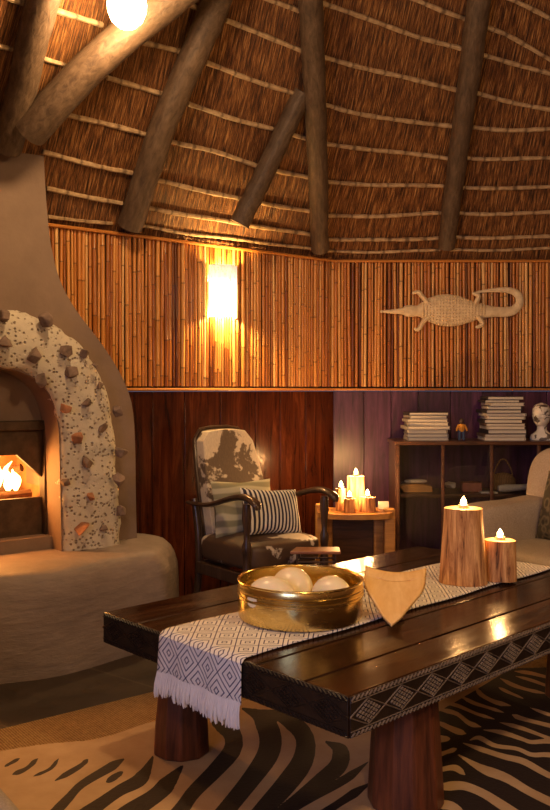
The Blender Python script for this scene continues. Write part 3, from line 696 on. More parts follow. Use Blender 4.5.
# local frame: x = a, y = b
m = MB(); bs = [0,.152,.335,.53,.72,.905,1.10]
for b0, b1 in zip(bs, bs[1:]): m.box((TL/2, (b0+b1)/2, TH-TT/2-.001+rnd(-.0008,.0)), (TL, b1-b0-.005, TT-.002))
m.box((TL/2, TW/2, TH-TT/2-.006), (TL-.012, TW-.012, TT-.014))
m.build('tabletop', M['table'], ct, bevel=.004)
def carving(L, fn, n):
    """fn(u, w, h) -> local point; u along, w up (0..TT), h out"""
    m = MB()
    def bar(u0, w0, u1, w1, r=.0028, hh=.004):
        a = fn(u0, w0, 0); b = fn(u1, w1, 0); d = (b-a); o = (fn(0,0,1)-fn(0,0,0)).normalized(); sd = d.cross(o).normalized()*r
        i = [m.addv(a-sd), m.addv(a+sd), m.addv(b+sd), m.addv(b-sd), m.addv(a-sd*.45+o*hh), m.addv(a+sd*.45+o*hh), m.addv(b+sd*.45+o*hh), m.addv(b-sd*.45+o*hh)]
        for q in ((0,1,5,4),(1,2,6,5),(2,3,7,6),(3,0,4,7),(4,5,6,7)): m.face(*[i[k] for k in q])
    k = 0; u = .004
    while u < L-.018:                     # rope borders
        bar(u, TT-.013, u+.013, TT-.004, .0022, .004); bar(u, .005, u+.013, .014, .0022, .004); u += .0165
    for w in (.018, TT-.017): bar(.002, w, L-.002, w, .0013, .003)
    w0, w1 = .021, TT-.020; p = L/n; hw = p*.42; wm = (w0+w1)/2; hh_ = (w1-w0)/2
    for i in range(n):
        c = p*(i+.5)
        for qi in range(5):
            for qj in range(5):
                A0, B0 = (qi-2)/2.75, (qj-2)/2.75          # diamond lattice
                cu = c+(A0+B0)*hw/2; cw = wm+(A0-B0)*hh_/2; e = .068
                bar(cu-hw*e, cw-hh_*e, cu+hw*e, cw+hh_*e, .0026, .0042)
        # linking chevrons
        for s_ in (-1, 1):
            bar(c, wm+s_*hh_*.99, c+p/2, wm+s_*hh_*.99-s_*hh_*.98, .0018, .0025); bar(c, wm+s_*hh_*.99, c-p/2, wm+s_*hh_*.99-s_*hh_*.98, .0018, .0025)
    return m
z0 = TH-TT
onebox('edge_board', (TL/2, -.001, TH-TT/2), (TL-.004, .004, TT-.006), M['carve'], ct, bevel=.001)
onebox('edge_board', (-.001, TW/2, TH-TT/2), (.004, TW-.004, TT-.006), M['carve'], ct, bevel=.001)
carving(TL, lambda u, w, h: Vector((u, -.003-h, z0+w)), 13).build('carving', M['carve_shine'], ct, smooth=False)
carving(TW, lambda u, w, h: Vector((-.003-h, u, z0+w)), 8).build('carving', M['carve'], ct, smooth=False)
def leg(a, b, r0, r1):
    m = MB(); pr = [(r1, .02), (r1*1.0, .04), (r1*.97,.10), ((r0+r1)/2, .2), (r0, z0+.002)]
    seg = 10; rings = []
    for r, z in pr: rings.append([m.addv((r*math.cos(2*PI*k/seg+.3)*(1+.03*math.sin(k*2.3)), r*math.sin(2*PI*k/seg+.3)*(1+.03*math.cos(k*1.7)), z)) for k in range(seg)])
    for A_, B_ in zip(rings, rings[1:]):
        for k in range(seg): m.face(A_[k], A_[(k+1)%seg], B_[(k+1)%seg], B_[k])
    m.face(*rings[0][::-1]); m.face(*rings[-1]); o = m.build('leg', M['leg'], ct, ang=25, bevel=.006); o.location = (a, b, 0)
leg(.13, .84, .066, .092); leg(.385, .125, .090, .108); leg(1.5, .2, .07, .09); leg(1.5, .9, .07, .09)
# runner (local to the table frame, but a thing of its own)
ru = empty('table_runner', K+up*TH, tang, 'white woven table runner with navy diamond pattern and tasselled end on the coffee table', 'table runner')
b0, b1 = .385, .765; HANG = .10; LEN = TL-.0
m = MB(); uvs = []
NU, NV = 150, 26
def rp(i, j):
    L = -HANG-.02+(LEN+HANG+.0)*i; b = b0+(b1-b0)*j; uvs.append((b-b0, L))
    R = .012
    if L >= R: x, z = L, .0035
    elif L > -R*.6: 
        t = (R-L)/(R*1.6)*PI/2; x = R-(R+.006)*math.sin(t)-.0; z = .0035-R*(1-math.cos(t))
    else: x = -.0105-.006*(1+math.sin(b*42))*min(1, -L/.1); z = -R+.0035+(L+R*.6)
    z += .0012*math.sin(b*60+L*9)*(.5 if L > .02 else 0)
    return Vector((x, b+.006*math.sin(L*11)*(1 if L > 0 else .5), z))
m.grid(rp, NU, NV); m.uv = uvs
o = m.build('runner_cloth', M['runner'], ru); sm = o.modifiers.new('s', 'SOLIDIFY'); sm.thickness = .003; sm.offset = 1
m = MB(); zt = -.012+.0035-HANG-.02+.0072
for k in range(64):
    b = b0+.004+(b1-b0-.008)*k/63; L = rnd(.05, .075); lean = rnd(-.008, .008)
    x0 = -.0125-.006*(1+math.sin(b*42))
    for q in range(3):
        dx, dy = rnd(-.004,.003), rnd(-.004,.004)
        m.tube([(x0, b, zt+.006), (x0-.006+dx, b+dy*.6+lean*.4, zt-L*.4), (x0-.005+dx*2, b+dy+lean, zt-L*.8), (x0-.003+dx*2.5, b+dy*1.6+lean*1.3, zt-L)], [.0025,.0042,.004,.0015], 5)
m.build('fringe', M['fringe'], ru)

# brass basket
def TP(px, py, z=TH+.0075): return pxz(px, py, z)
bp = Vector((.083, 2.783, TH+.0085))
bk = empty('brass_bowl', bp, 0, 'round polished brass bowl with straight sides holding ostrich eggs on the runner', 'bowl')
m = MB(); R = .203; H = .122
m.lathe([(.01,0),(R-.008,0),(R-.002,.004),(R,.012),(R,.070),(R+.004,.073),(R+.004,.079),(R,.082),(R,.088),(R+.004,.091),(R+.004,.096),(R,.099),(R,H-.003),(R-.002,H),(R-.006,H-.002),(R-.006,.012),(R-.012,.008),(.01,.008)], 72)
m.build('bowl_body', M['brass'], bk)
m = MB(); m.tube([(R*math.cos(a)*1.0+0, R*math.sin(a), H) for a in [2*PI*k/60 for k in range(60)]], .004, 8, closed=True); m.build('rim', M['brass'], bk)
def egg(px, py, Y, r, lab, rot):
    p = pxY(px, py, Y); m = MB(); m.lathe([(r*math.sin(t)*(1+.04*math.cos(t)), -r*1.17*math.cos(t)) for t in [PI*(k+.02)/24.04*1.0 for k in range(25)]], 32)
    o = m.build('ostrich_egg', M['egg'], ang=90); o.location = p; o.rotation_euler = rot; tag(o, lab, 'egg', 'ostrich eggs in the brass bowl')
e0 = TH+.017
egg(271, 598, 2.69, .068, 'cream ostrich egg at the left front of the brass bowl', (PI/2-.1, 0, 1.3))
egg(292, 589, 2.84, .071, 'highest cream ostrich egg at the back middle of the brass bowl', (PI/2, 0, .1))
egg(332, 596, 2.76, .064, 'cream ostrich egg at the right of the brass bowl, lying lowest', (PI/2, 0, .4))
# carved leaf-shaped dish
tip = pxz(391.5, 627, TH+.0105); ld = empty('leaf_dish', tip, math.radians(-11), 'pale carved leaf-shaped wooden dish with serrated edges, pointing towards the camera', 'dish')
m = MB(); outl = [(0,0),(.014,.013),(.032,.032),(.052,.064),(.070,.098),(.089,.138),(.098,.175),(.100,.215),(.101,.262)]
right = spline([(a, b, 0) for a, b in outl], 44)
poly = []
for i, p in enumerate(right):
    z = (.0030 if i > 24 else .0012)*(1 if i % 2 else -1) if i > 4 else 0; poly.append((p.x+z, p.y))
NW = 14
def lf(i, j, dz):
    k = round(i*43); w, l = poly[k]; x = w*(2*j-1); base = l*.42
    back = -.012*(1-(2*j-1)**2)*(1 if i > .9 else 0)
    return Vector((x, l+back, base+(.016*((2*j-1)**2)-.008)*min(1, l/.08)+.008*min(1, l/.05)+dz))
m.grid(lambda i, j: lf(i, j, 0), 44, NW)
o = m.build('dish_body', M['paleleaf'], ld); sm = o.modifiers.new('s', 'SOLIDIFY'); sm.thickness = .009; sm.offset = 1
m = MB(); m.lathe([(.03,.0),(.036,.004),(.022,.02),(.022,.045),(.024,.056)], 20, (0,.17,0)); m.build('foot', M['paleleaf'], ld)

# candles on stumps
def stump(name, loc, r0, r1, h, label, group, flame=True, seed=1, mat=None, power=2.2, fs=1.0, lean=(0,0), cat='candle holder'):
    random.seed(seed); root = empty(name, loc, 0, label, cat, group); seg = 40; m = MB(); nr = 12; ph = rnd(0, 9)
    def cyl(i, j):
        a = 2*PI*i; z = h*j; t = j**1.0; r = (r0+(r1-r0)*min(1, t*1.15))*(1+.06*math.sin(2*a+ph)+.04*math.sin(3*a+ph*2)+.03*noise.noise(Vector((math.cos(a)*3, math.sin(a)*3, ph+z*2)))-.05*max(0, noise.noise(Vector((math.cos(a)*8, math.sin(a)*8, ph+z*1.2)))))
        return Vector((r*math.cos(a)+lean[0]*j, r*math.sin(a)+lean[1]*j, z))
    R_ = m.grid(cyl, seg, nr, closeu=True); m.cur = 0; m.face(*[R_[k][0] for k in range(seg)][::-1])
    m.cur = 1; m.face(*[R_[k][-1] for k in range(seg)])
    m.build('stump_block', [mat or M['log'], M['log_end']], root, ang=50)
    tr = min(.019, r1*.6)
    m = MB(); m.lathe([(tr*.9, 0), (tr, .001), (tr, .012), (tr*.9, .012), (tr*.9, .008), (.001, .008)], 20, (lean[0], lean[1], h)); cup = m.build('tealight_cup', M['tin'], root)
    m = MB(); m.lathe([(tr*.88, .002), (tr*.88, .009), (.001, .0095)], 16, (lean[0], lean[1], h)); m.build('wax', M['wax'], cup)
    m = MB(); m.lathe([(.001,.010),(.006*fs,.013),(.0085*fs,.018+.002*fs),(.0075*fs,.024+.003*fs),(.004*fs,.030+.004*fs),(.0006,.036+.006*fs)], 12, (lean[0], lean[1], h)); m.build('flame', M['flame'], cup)
    light('candle_light', Vector(loc)+Vector((lean[0], lean[1], h+.035)), power, (1,.50,.17), .014)
    return root
gp = 'candle logs on the coffee table'
stump('stump_candle', pxz(463.5, 582, TH+.008), .086, .068, .285, 'tall rough split-log candle holder with a lit tealight on the coffee table runner', gp, seed=3, power=3.6, fs=1.4)
stump('stump_candle', pxz(497, 579.5, TH+.008)+Vector((.012,.0,0)), .060, .056, .155, 'short rough log candle holder with a lit tealight, right of the tall one', gp, seed=8, power=3.0, fs=1.35)
random.seed(21)

# ---------------------------------------------------------------- cowhide armchair
ch = empty('armchair', (-.08, 4.43, 0), math.atan2(.6213, .7837), 'high-backed armchair in patchy brown and white cowhide with dark curved wooden arms', 'armchair')
def cushion(m, c, w, h, t, puff=.5, rot=None, n=18, pw=.42):
    c = Vector(c)
    for sgn in (1, -1):
        def g(i, j):
            u, v = 2*i-1, 2*j-1; th = t/2*((1-u*u)*(1-v*v)+1e-6)**pw
            pin = 1-.10*(1-abs(v))*abs(u)**3; pin2 = 1-.10*(1-abs(u))*abs(v)**3
            p = Vector((u*w/2*pin, sgn*th, v*h/2*pin2)); 
            if rot is not None: p = rot @ p
            return c+p
        m.grid(g, n, n)
# frame
m = MB()
for sx in (-1, 1):     # rear posts
    pass
m = MB(); m.box((0,-.215,.27), (.46,.03,.06)); m.box((0,.22,.27), (.42,.03,.06))
for sx in (-1,1): m.box((sx*.235,0,.27), (.03,.44,.06)); m.box((sx*.235,0,.12), (.022,.42,.025))
m.box((0,0,.12), (.45,.022,.022)); m.build('seat_frame', M['chairwood'], ch, bevel=.004)
for sx in (-1,1):
    m = MB(); m.lathe([(.014,.003),(.018,.02),(.013,.05),(.022,.08),(.022,.20),(.022,.33),(.015,.36),(.021,.40),(.024,.44),(.014,.47),(.017,.52),(.024,.58),(.020,.645)], 14); o = m.build('leg', M['chairwood'], ch); o.location = (sx*.25,-.225,0)
    m = MB(); m.tube([(0,.05,.003),(0,.02,.15),(0,0,.3),(0,.01,.45),(0,.05,.62)], [.018,.02,.022,.021,.018], 10); o = m.build('leg', M['chairwood'], ch); o.location = (sx*.225,.225,0)
    m = MB(); pts = spline([(0,.30,.600),(0,.20,.598),(0,.08,.612),(0,-.06,.650),(0,-.16,.672),(0,-.24,.672),(0,-.30,.652),(0,-.315,.625)], 26)
    m.tube(pts, [.014+.013*min(1, i/14) if i < 23 else .022-.004*(i-23) for i in range(26)], 10, flat=.62); o = m.build('arm', M['chairwood'], ch); o.location = (sx*.25,0,0)
# seat upholstery
m = MB()
def seatp(i, j): pass
bm_ = MB(); 
def rbox(m, c, size, nx=14, ny=14, nz=6, pw=5.0):
    """superellipsoid box"""
    c = Vector(c); a, b, h = (q/2 for q in size); cu = []
    def se(v, e): return math.copysign(abs(v)**e, v)
    def g(i, j):
        th = 2*PI*i; ph = -PI/2+PI*j; e = 2/pw
        return c+Vector((a*se(math.cos(ph), e)*se(math.cos(th), e), b*se(math.cos(ph), e)*se(math.sin(th), e), h*se(math.sin(ph), e)))
    m.grid(g, 64, 33, closeu=True)
m = MB(); rbox(m, (0,-.0,.375), (.50,.47,.135), pw=6)
m.v = [(x, y-(.02*math.cos(x/.25*PI/2) if y < -.1 else 0), z+.022*math.cos(x/.25*PI/2)*math.cos(y/.24*PI/2)*(1 if z > .37 else -.3*(1 if y < -.15 else 0))) for x, y, z in m.v]
m.build('seat', M['seathide'], ch, ang=80)
# back: chamfered tall panel, leaning
bo_ = [(-.175,.0),(-.182,.30),(-.180,.46),(-.175,.570),(-.135,.622),(-.06,.632),(.04,.632),(.110,.622),(.155,.565),(.185,.44),(.205,.30),(.215,.0)]
lean = math.radians(11)
def bfn(a, b, h): return Vector((a, .19+b*math.sin(lean)-h*math.cos(lean), .36+b*math.cos(lean)-h*math.sin(lean)*.0))
m = MB(); m.prism(bo_, bfn, -.045, .035); m.build('backrest', M['cowhide'], ch, bevel=.028, bseg=5)
m = MB(); m.tube([bfn(a*1.03, b+.008*(b>.5), -.045) for a, b in bo_], .012, 8); m.build('back_frame', M['chairwood'], ch)
def cush_thing(name, loc, rotm, w, h, t, mat, label, pw=.42):
    m = MB(); cushion(m, (0,0,0), w, h, t, pw=pw); o = m.build(name, mat, weld=True, ang=120); o.location = loc; o.rotation_euler = rotm.to_euler(); return tag(o, label, 'cushion')
Rz = Matrix.Rotation(math.atan2(.6213,.7837), 3, 'Z')
def chw(x, y, z): return Vector((-.08,4.43,0))+Rz @ Vector((x, y, z))
cush_thing('cushion', chw(-.03,.10,.565), Rz @ Matrix.Rotation(-.20,3,'X') @ Matrix.Rotation(.03,3,'Y'), .39,.31,.14, M['sage'], 'sage green wavy-patterned cushion leaning on the chair back, behind the striped one')
cush_thing('striped_cushion', chw(.03,-.06,.565), Rz @ Matrix.Rotation(-.35,3,'X') @ Matrix.Rotation(.10,3,'Y'), .365,.245,.13, M['stripes'], 'small navy and white striped cushion lying on the cowhide chair seat')

# small stool table in front of the chair
sp = pxz(315, 549.5, .43); st_ = empty('stool', (sp.x, sp.y, 0), math.radians(4), 'low stool with a reddish wooden top and thin metal legs behind the brass bowl', 'stool')
m = MB(); m.prism([(-.125,-.05),(.115,-.07),(.125,.05),(-.085,.065)], lambda a, b, h: Vector((a, b, h)), .418, .432); m.build('stool_top', M['stool_wood'], st_, bevel=.004)
for sx, sy in ((-.09,-.045),(.09,-.055),(.10,.04),(-.07,.05)):
    m = MB(); m.tube([(0,0,.418),(sx*.05,sy*.05,.25),(sx*.15,sy*.1,.003)], .005, 8); o = m.build('leg', M['iron'], st_); o.location = (sx, sy, 0)
m = MB(); m.tube([(-.09,-.045,.38),(.09,-.055,.38),(.10,.04,.38),(-.07,.05,.38)], .004, 8, closed=True); m.build('brace_ring', M['iron'], st_)

# ---------------------------------------------------------------- candle side table
SO = Vector((.455, 4.86, 0)); sd = empty('side_table', SO, 0, 'orange wooden side table with thick slab legs, holding the cluster of lit candle logs', 'side table')
m = MB(); pl = []
for k in range(21): a = PI*k/20; pl.append((-.215*math.cos(a), -.16*math.sin(a)**.55*1.0+.0))
pl += [(.215,.13),(-.215,.13)]
m.prism(pl, lambda a, b, h: Vector((a, b, h)), .475, .505); m.build('table_top', M['orange_wood'], sd, bevel=.005)
for x, w_, z in ((-.195,.06,.545), (.195,.062,.52)):
    onebox('leg', (x, -.02, z/2+.001), (w_, .07, z), M['orange_wood'], sd, bevel=.008)
onebox('leg', (-.15, .11, .238), (.06,.05,.474), M['orange_wood'], sd, bevel=.008); onebox('leg', (.15, .11, .238), (.06,.05,.474), M['orange_wood'], sd, bevel=.008)
onebox('back_panel', (0,.12,.25), (.25,.02,.44), M['cabwood'], sd)
gp = 'candle logs on the side table'
def sst(px, py, dy, r, h, lab, seed, pw, g=gp): stump('log_candle', Vector(((px-CX)/F*(4.86+dy), 4.86+dy, .5065)), r, r*.94, h, lab, gp, seed=seed, power=pw*4, fs=1.25)
sst(356, 0, .06, .049, .190, 'tallest lit log candle at the back of the side table cluster', 4, 2.2)
sst(341, 0, -.005, .031, .125, 'narrow lit log candle at the left of the side table cluster', 5, 1.3)
sst(349.5, 0, -.075, .034, .078, 'low lit log candle at the front of the side table cluster', 6, 1.3)
sst(367.5, 0, -.045, .046, .082, 'low wide lit log candle at the right of the side table cluster', 7, 1.3)
random.seed(33)
cd = onebox('card', (0,0,0), (.062,.006,.045), M['bookcover'][2], bevel=.001); cd.location = (.625, 4.90, .5295); cd.rotation_euler = (-.1,0,.1); tag(cd, 'small blank card standing on the right end of the candle side table', 'card')

# ---------------------------------------------------------------- display cabinet
CX0, CX1, CY0, CY1, CZ = .73, 1.86, 5.12, 5.46, .885
cb = empty('display_cabinet', ((CX0+CX1)/2, (CY0+CY1)/2, 0), 0, 'long low wooden display cabinet with glass front under the crocodile carving', 'cabinet')
co = cb.location
def cbox(name, x0, x1, y0, y1, z0_, z1_, mat=M['cabwood'], bevel=.003): return onebox(name, ((x0+x1)/2-co.x, (y0+y1)/2-co.y, (z0_+z1_)/2), (x1-x0, y1-y0, z1_-z0_), mat, cb, bevel=bevel)
cbox('cabinet_top', CX0-.01, CX1+.01, CY0-.015, CY1, CZ-.022, CZ)
cbox('cabinet_base', CX0, CX1, CY0, CY1, .05, .11)
cbox('back_panel', CX0, CX1, CY1-.012, CY1, .11, CZ-.022, M['plank_purple'])
cbox('shelf', CX0+.02, CX1-.02, CY0+.015, CY1-.012, .545, .565)
for x in (CX0, CX0+.27, CX0+.565, CX0+.85, CX1-.03): 
    cbox('post', x+.004, x+.022, CY0, CY0+.03, .11, CZ-.022)
for x in (CX0, CX1-.02): cbox('side_panel', x, x+.02, CY0+.03, CY1-.012, .11, CZ-.022)
cbox('foot', CX0+.02, CX0+.08, CY0+.03, CY0+.09, .0005, .05); cbox('foot', CX1-.08, CX1-.02, CY0+.03, CY0+.09, .0005, .05)
cbox('foot', CX0+.02, CX0+.08, CY1-.09, CY1-.03, .0005, .05); cbox('foot', CX1-.08, CX1-.02, CY1-.09, CY1-.03, .0005, .05)
for a, b in ((CX0+.028, CX0+.27), (CX0+.298, CX0+.565), (CX0+.593, CX0+.85), (CX0+.878, CX1-.03)):
    cbox('glass_pane', a, b, CY0+.010, CY0+.014, .11, CZ-.022, M['glass'], 0)
# contents
def lathed(name, loc, prof, mat, label, cat, seg=28, sx=1, sy=1):
    m = MB(); m.lathe(prof, seg, sx=sx, sy=sy); o = m.build(name, mat); o.location = loc; return tag(o, label, cat)
SH = .5655
m = MB()
boat = [(-.085,.0),(-.105,.03),(-.08,.045),(-.02,.05),(.04,.046),(.09,.035),(.095,.0)]
m.prism(boat, lambda a, b, h: Vector((a, h, b)), -.04, .04); o = m.build('carved_box', M['orange_wood'], bevel=.01); o.location = (.875, 5.26, SH+.001); tag(o, 'low orange wooden carving on the cabinet shelf, left bay', 'carving')
m = MB(); rbox(m, (0,0,.012), (.14,.05,.024), pw=3); o = m.build('bone', M['bone'], ang=80); o.location = (.87, 5.26, SH+.053); tag(o, 'pale bone fragment lying on the orange carving in the cabinet', 'bone')
rock('stone', Vector((0,0,.03)), .042, M['bone'], None, 91).location = (1.085, 5.27, SH+.008); tag([o for o in COL.objects if o.name.startswith('stone') and o.parent is None][-1], 'pale rounded stone on the cabinet shelf, second bay from the left', 'stone')
ob = onebox('russet_box', (0,0,.028), (.12,.09,.056), M['redbox']); ob.location = (1.215, 5.28, SH+.001); tag(ob, 'small russet box on the cabinet shelf left of the basket', 'box')
m = MB(); m.tube(spline([(-.09,0,.02),(0,0,.024),(.08,0,.03),(.13,0,.045)], 14), [.018,.022,.024,.023,.022,.021,.02,.019,.018,.017,.015,.013,.011,.008], 10); o = m.build('horn', M['bone']); o.location = (1.455, 5.20, SH+.006); tag(o, 'long pale horn lying on the cabinet shelf in front of the basket', 'horn')
m = MB(); m.box((0,0,.004), (.10,.07,.008)); o = m.build('paper_stack', M['pages'], bevel=.001); o.location = (1.30, 5.19, SH+.001); tag(o, 'thin stack of pale papers on the cabinet shelf', 'papers')
hb_ = empty('handbag_basket', (1.425, 5.31, SH+.0015), 0, 'woven tan basket with a tall arched handle inside the glass cabinet', 'basket')
m = MB(); m.lathe([(.055,0),(.070,.01),(.078,.04),(.074,.075),(.055,.098),(.04,.105),(.001,.112)], 32, sx=1, sy=.6); m.build('basket_body', M['basket'], hb_)
m = MB(); m.tube(spline([(-.058,0,.085),(-.05,0,.13),(-.02,0,.185),(.0,0,.195),(.02,0,.185),(.05,0,.13),(.058,0,.085)], 24), .0045, 8); m.build('handle', M['basket'], hb_)
m = MB(); m.lathe([(.02,0),(.06,.012),(.10,.05),(.115,.085),(.11,.085),(.095,.052),(.055,.02),(.001,.014)], 32, sy=.8); o = m.build('bowl', M['cabwood']); o.location = (.93, 5.27, .112); tag(o, 'dark wooden bowl on the floor of the glass cabinet', 'bowl')
for i, (x, y, r, z) in enumerate([(.885,5.27,.034,.165),(.955,5.25,.037,.168),(.925,5.31,.030,.172)]):
    o = rock('stone', Vector((0,0,0)), r, M['bone'], None, 200+i); o.location = (x, y, z+.014); tag(o, 'pale stone in the dark wooden bowl, %s' % ('left', 'right', 'back')[i], 'stone', 'stones in the wooden bowl')
# things on the cabinet
def books(x, n, w0, label, z0, hs, side):
    z = z0; 
    for k in range(n):
        h = hs[k]; w = w0*(1-.012*k)*rnd(.9, 1.05); d = rnd(.19,.22); m = MB()
        cov = random.choice([0,0,2,2,3,1]) if k not in side else 1
        m.cur = 0; m.box((0,0,h*.06), (w,d,h*.12)); m.box((0,0,h*.94), (w,d,h*.12)); m.box((-w/2+.002,0,h/2), (.004,d,h*.98)) 
        m.cur = 1; m.box((.001,0,h/2), (w-.012,d-.008,h*.76))
        o = m.build('book', [M['bookcover'][cov], M['pages']], smooth=False); o.location = (x+rnd(-.008,.008)-(.012 if k in side else 0), 5.29, z+.0006); o.rotation_euler = (0,0,rnd(-.05,.05)+(PI if rnd(0,1)<.3 and k not in side else 0)); z += h+.0012
        pos = 'bottom' if k == 0 else 'top' if k == n-1 else ordn2[k]
        tag(o, '%s book, %s of the %s' % (('grey','black-covered','cream','brown')[cov], pos, label), 'book', 'books in the '+label)
ordn2 = ['', 'second from the bottom', 'third from the bottom', 'fourth from the bottom', 'fifth from the bottom', 'sixth from the bottom', 'seventh from the bottom', 'eighth from the bottom', 'ninth from the bottom', 'tenth from the bottom', 'eleventh from the bottom', 'twelfth from the bottom', 'thirteenth from the bottom']
books(.935, 8, .275, 'shorter left stack on the glass cabinet', CZ, [.020,.019,.024,.020,.022,.019,.021,.018], ())
books(1.408, 13, .262, 'taller right stack on the glass cabinet', CZ, [.020,.018,.026,.018,.017,.022,.019,.017,.020,.022,.019,.016,.020], (5,8,11))
fg = empty('figurine', (1.145, 5.22, CZ), .1, 'tiny doll figure in orange top and blue trousers between the two book stacks', 'figurine')
m = MB(); 
for sx in (-1,1): m.tube([(sx*.012,0,.002),(sx*.013,0,.03),(sx*.010,0,.06)], [.009,.009,.011], 8)
m.build('trousers', M['doll_blue'], fg)
m = MB(); m.lathe([(.014,.052),(.019,.058),(.022,.085),(.018,.098),(.006,.102)], 14, sy=.7); 
for sx in (-1,1): m.tube([(sx*.018,0,.094),(sx*.030,-.003,.072),(sx*.033,-.008,.058)], [.007,.006,.005], 8)
m.build('top', M['doll_orange'], fg)
m = MB(); m.lathe([(.005,.098),(.007,.104),(.013,.110),(.015,.119),(.013,.129),(.006,.136),(.001,.137)], 16)
for sx in (-1,1): m.lathe([(.001,-.005),(.005,0),(.001,.005)], 8, (sx*.034,-.009,.053))
m.build('head', M['skin_doll'], fg)
# bust
bu = empty('bust', (1.645, 5.24, CZ), math.radians(-35), 'white and black painted head bust facing right beside the tall book stack', 'bust')
m = MB()
def head(i, j):
    a = 2*PI*i; z = j; 
    tbl = [(0,.072,.045),(.06,.074,.046),(.14,.066,.042),(.21,.040,.034),(.27,.029,.030),(.36,.028,.030),(.42,.034,.040),(.48,.044,.056),(.58,.050,.062),(.70,.053,.066),(.82,.052,.066),(.91,.042,.052),(.97,.022,.028),(1,.001,.001)]
    for q in range(len(tbl)-1):
        if tbl[q][0] <= z <= tbl[q+1][0]+1e-9:
            u = (z-tbl[q][0])/(tbl[q+1][0]-tbl[q][0]); rx = tbl[q][1]*(1-u)+tbl[q+1][1]*u; ry = tbl[q][2]*(1-u)+tbl[q+1][2]*u; break
    x = rx*math.cos(a); y = ry*math.sin(a); fr = max(0, -math.sin(a))
    if z > .38:
        y -= .010*max(0, 1-abs(z-.9)/.3)*0; nose = math.exp(-((z-.60)/.045)**2)*fr**24*.020; lip = math.exp(-((z-.505)/.018)**2)*fr**10*.007; chin = math.exp(-((z-.435)/.03)**2)*fr**6*.012
        brow = math.exp(-((z-.70)/.02)**2)*fr**4*.004; eye = -sum(math.exp(-((z-.66)/.022)**2-((math.cos(a)-s_*.38)/.16)**2) for s_ in (-1,1))*.007*(1 if math.sin(a) < 0 else 0)
        ear = sum(math.exp(-((z-.63)/.05)**2-((a % (2*PI)-aa)/.16)**2) for aa in (.03, PI, 2*PI-.03))*.006
        y -= nose+lip+chin+brow+eye; x += math.copysign(ear, math.cos(a)); y -= .010
    return Vector((x, y, z*.232+.001))
m.grid(head, 64, 60, closeu=True); m.build('bust_body', M['bust'], bu, ang=80)

# ---------------------------------------------------------------- sofa
so = empty('sofa', (.955, 4.33, 0), math.radians(-60), 'beige linen sofa at the right edge with a rounded padded arm', 'sofa')
m = MB(); rbox(m, (0,.33,.36), (.24,.70,.50), pw=5)
m.v = [(x, y, z+(.03*max(0, (y-.35)/.35) if z > .4 else 0)) for x, y, z in m.v]; m.build('arm', M['linen'], so, ang=80)
m = MB(); rbox(m, (.78,.33,.36), (.24,.70,.50), pw=5); m.build('arm', M['linen'], so, ang=80)
m = MB(); rbox(m, (.39,.30,.33), (.60,.62,.20), pw=9); m.build('seat_cushion', M['linen'], so, ang=80)
m = MB(); rbox(m, (.39,.36,.17), (.64,.60,.20), pw=12); m.build('sofa_base', M['linen'], so, ang=80)
m = MB(); rbox(m, (.39,.62,.50), (1.00,.24,.80), pw=5)
m.v = [(x, y+.10*max(0, z-.5), z) for x, y, z in m.v]; m.build('backrest', M['linen'], so, ang=80)
for x, y in ((0,.06),(0,.6),(.78,.06),(.78,.6)): 
    m = MB(); m.lathe([(.02,.0135),(.025,.03),(.028,.13)], 12); o = m.build('foot', M['chairwood'], so); o.location = (x, y, 0)
Rs = Matrix.Rotation(math.radians(-60), 3, 'Z')
o = cush_thing('cushion', Vector((.955,4.33,0))+Rs @ Vector((.30,.43,.60)), Rs @ Matrix.Rotation(-.28,3,'X'), .34,.36,.12, M['darkpattern'], 'dark olive patterned cushion leaning on the beige sofa at the right edge')

# ottoman corner at the lower left
oc = Vector((-.473,1.655,0)); od1 = Vector((-.59,.807,0)); od2 = Vector((-.807,-.59,0))
ot = empty('footstool', oc+od2*.35+od1*.02, math.atan2(od1.y, od1.x), 'grey beige upholstered footstool corner at the bottom left of the zebra rug', 'footstool')
m = MB(); rbox(m, (0,0,.225), (.66,.70,.31), pw=12); m.build('upholstery', M['linen'], ot, ang=80)
for x in (-.26,.26):
    for y in (-.28,.28): m = MB(); m.lathe([(.018,.0005),(.025,.08)], 12); o = m.build('foot', M['chairwood'], ot); o.location = (x, y, 0)

# ---------------------------------------------------------------- crocodile on the reed wall
YC = 5.5-.036
cr = empty('crocodile_carving', ((455-CX)/F*YC, YC, EYE+(HY-311)/F*YC), 0, 'pale flat crocodile wall carving with a curled tail on the reed wall', 'wall carving')
sc_ = YC/F
def cp(px, py, d=0): return Vector(((px-455)*sc_, -d, -(py-311)*sc_))
m = MB()
spine = [(380,311.5,1.2,1.2),(392,311.5,2.2,2),(402,311.2,3.4,3),(406,311,5.5,4),(411,311,6,4.5),(417,311,5.5,4.5),(422,310.5,8,5),(430,310,12.5,6),(440,310,15.5,7),(450,310.5,16,7),(460,311,14.5,7),(470,311.5,11,6),(478,311.5,8,5.5),(486,311.5,6.5,4.5),(495,311.8,5.2,4),(505,312,5,3.5),(514,310,4.6,3.2),(519.5,303,4.2,3),(518,295,4,2.8),(510,290.5,3.2,2.4),(497,290,2.4,2),(485,291,1.6,1.6),(474,293,1.1,1.2)]
C_ = [cp(a, b) for a, b, _, _ in spine]; pts = spline([(a, b, 0) for a, b, _, _ in spine], 110); ws = spline([(c, d, 0) for _, _, c, d in spine], 110)
seg = 14
rings = []
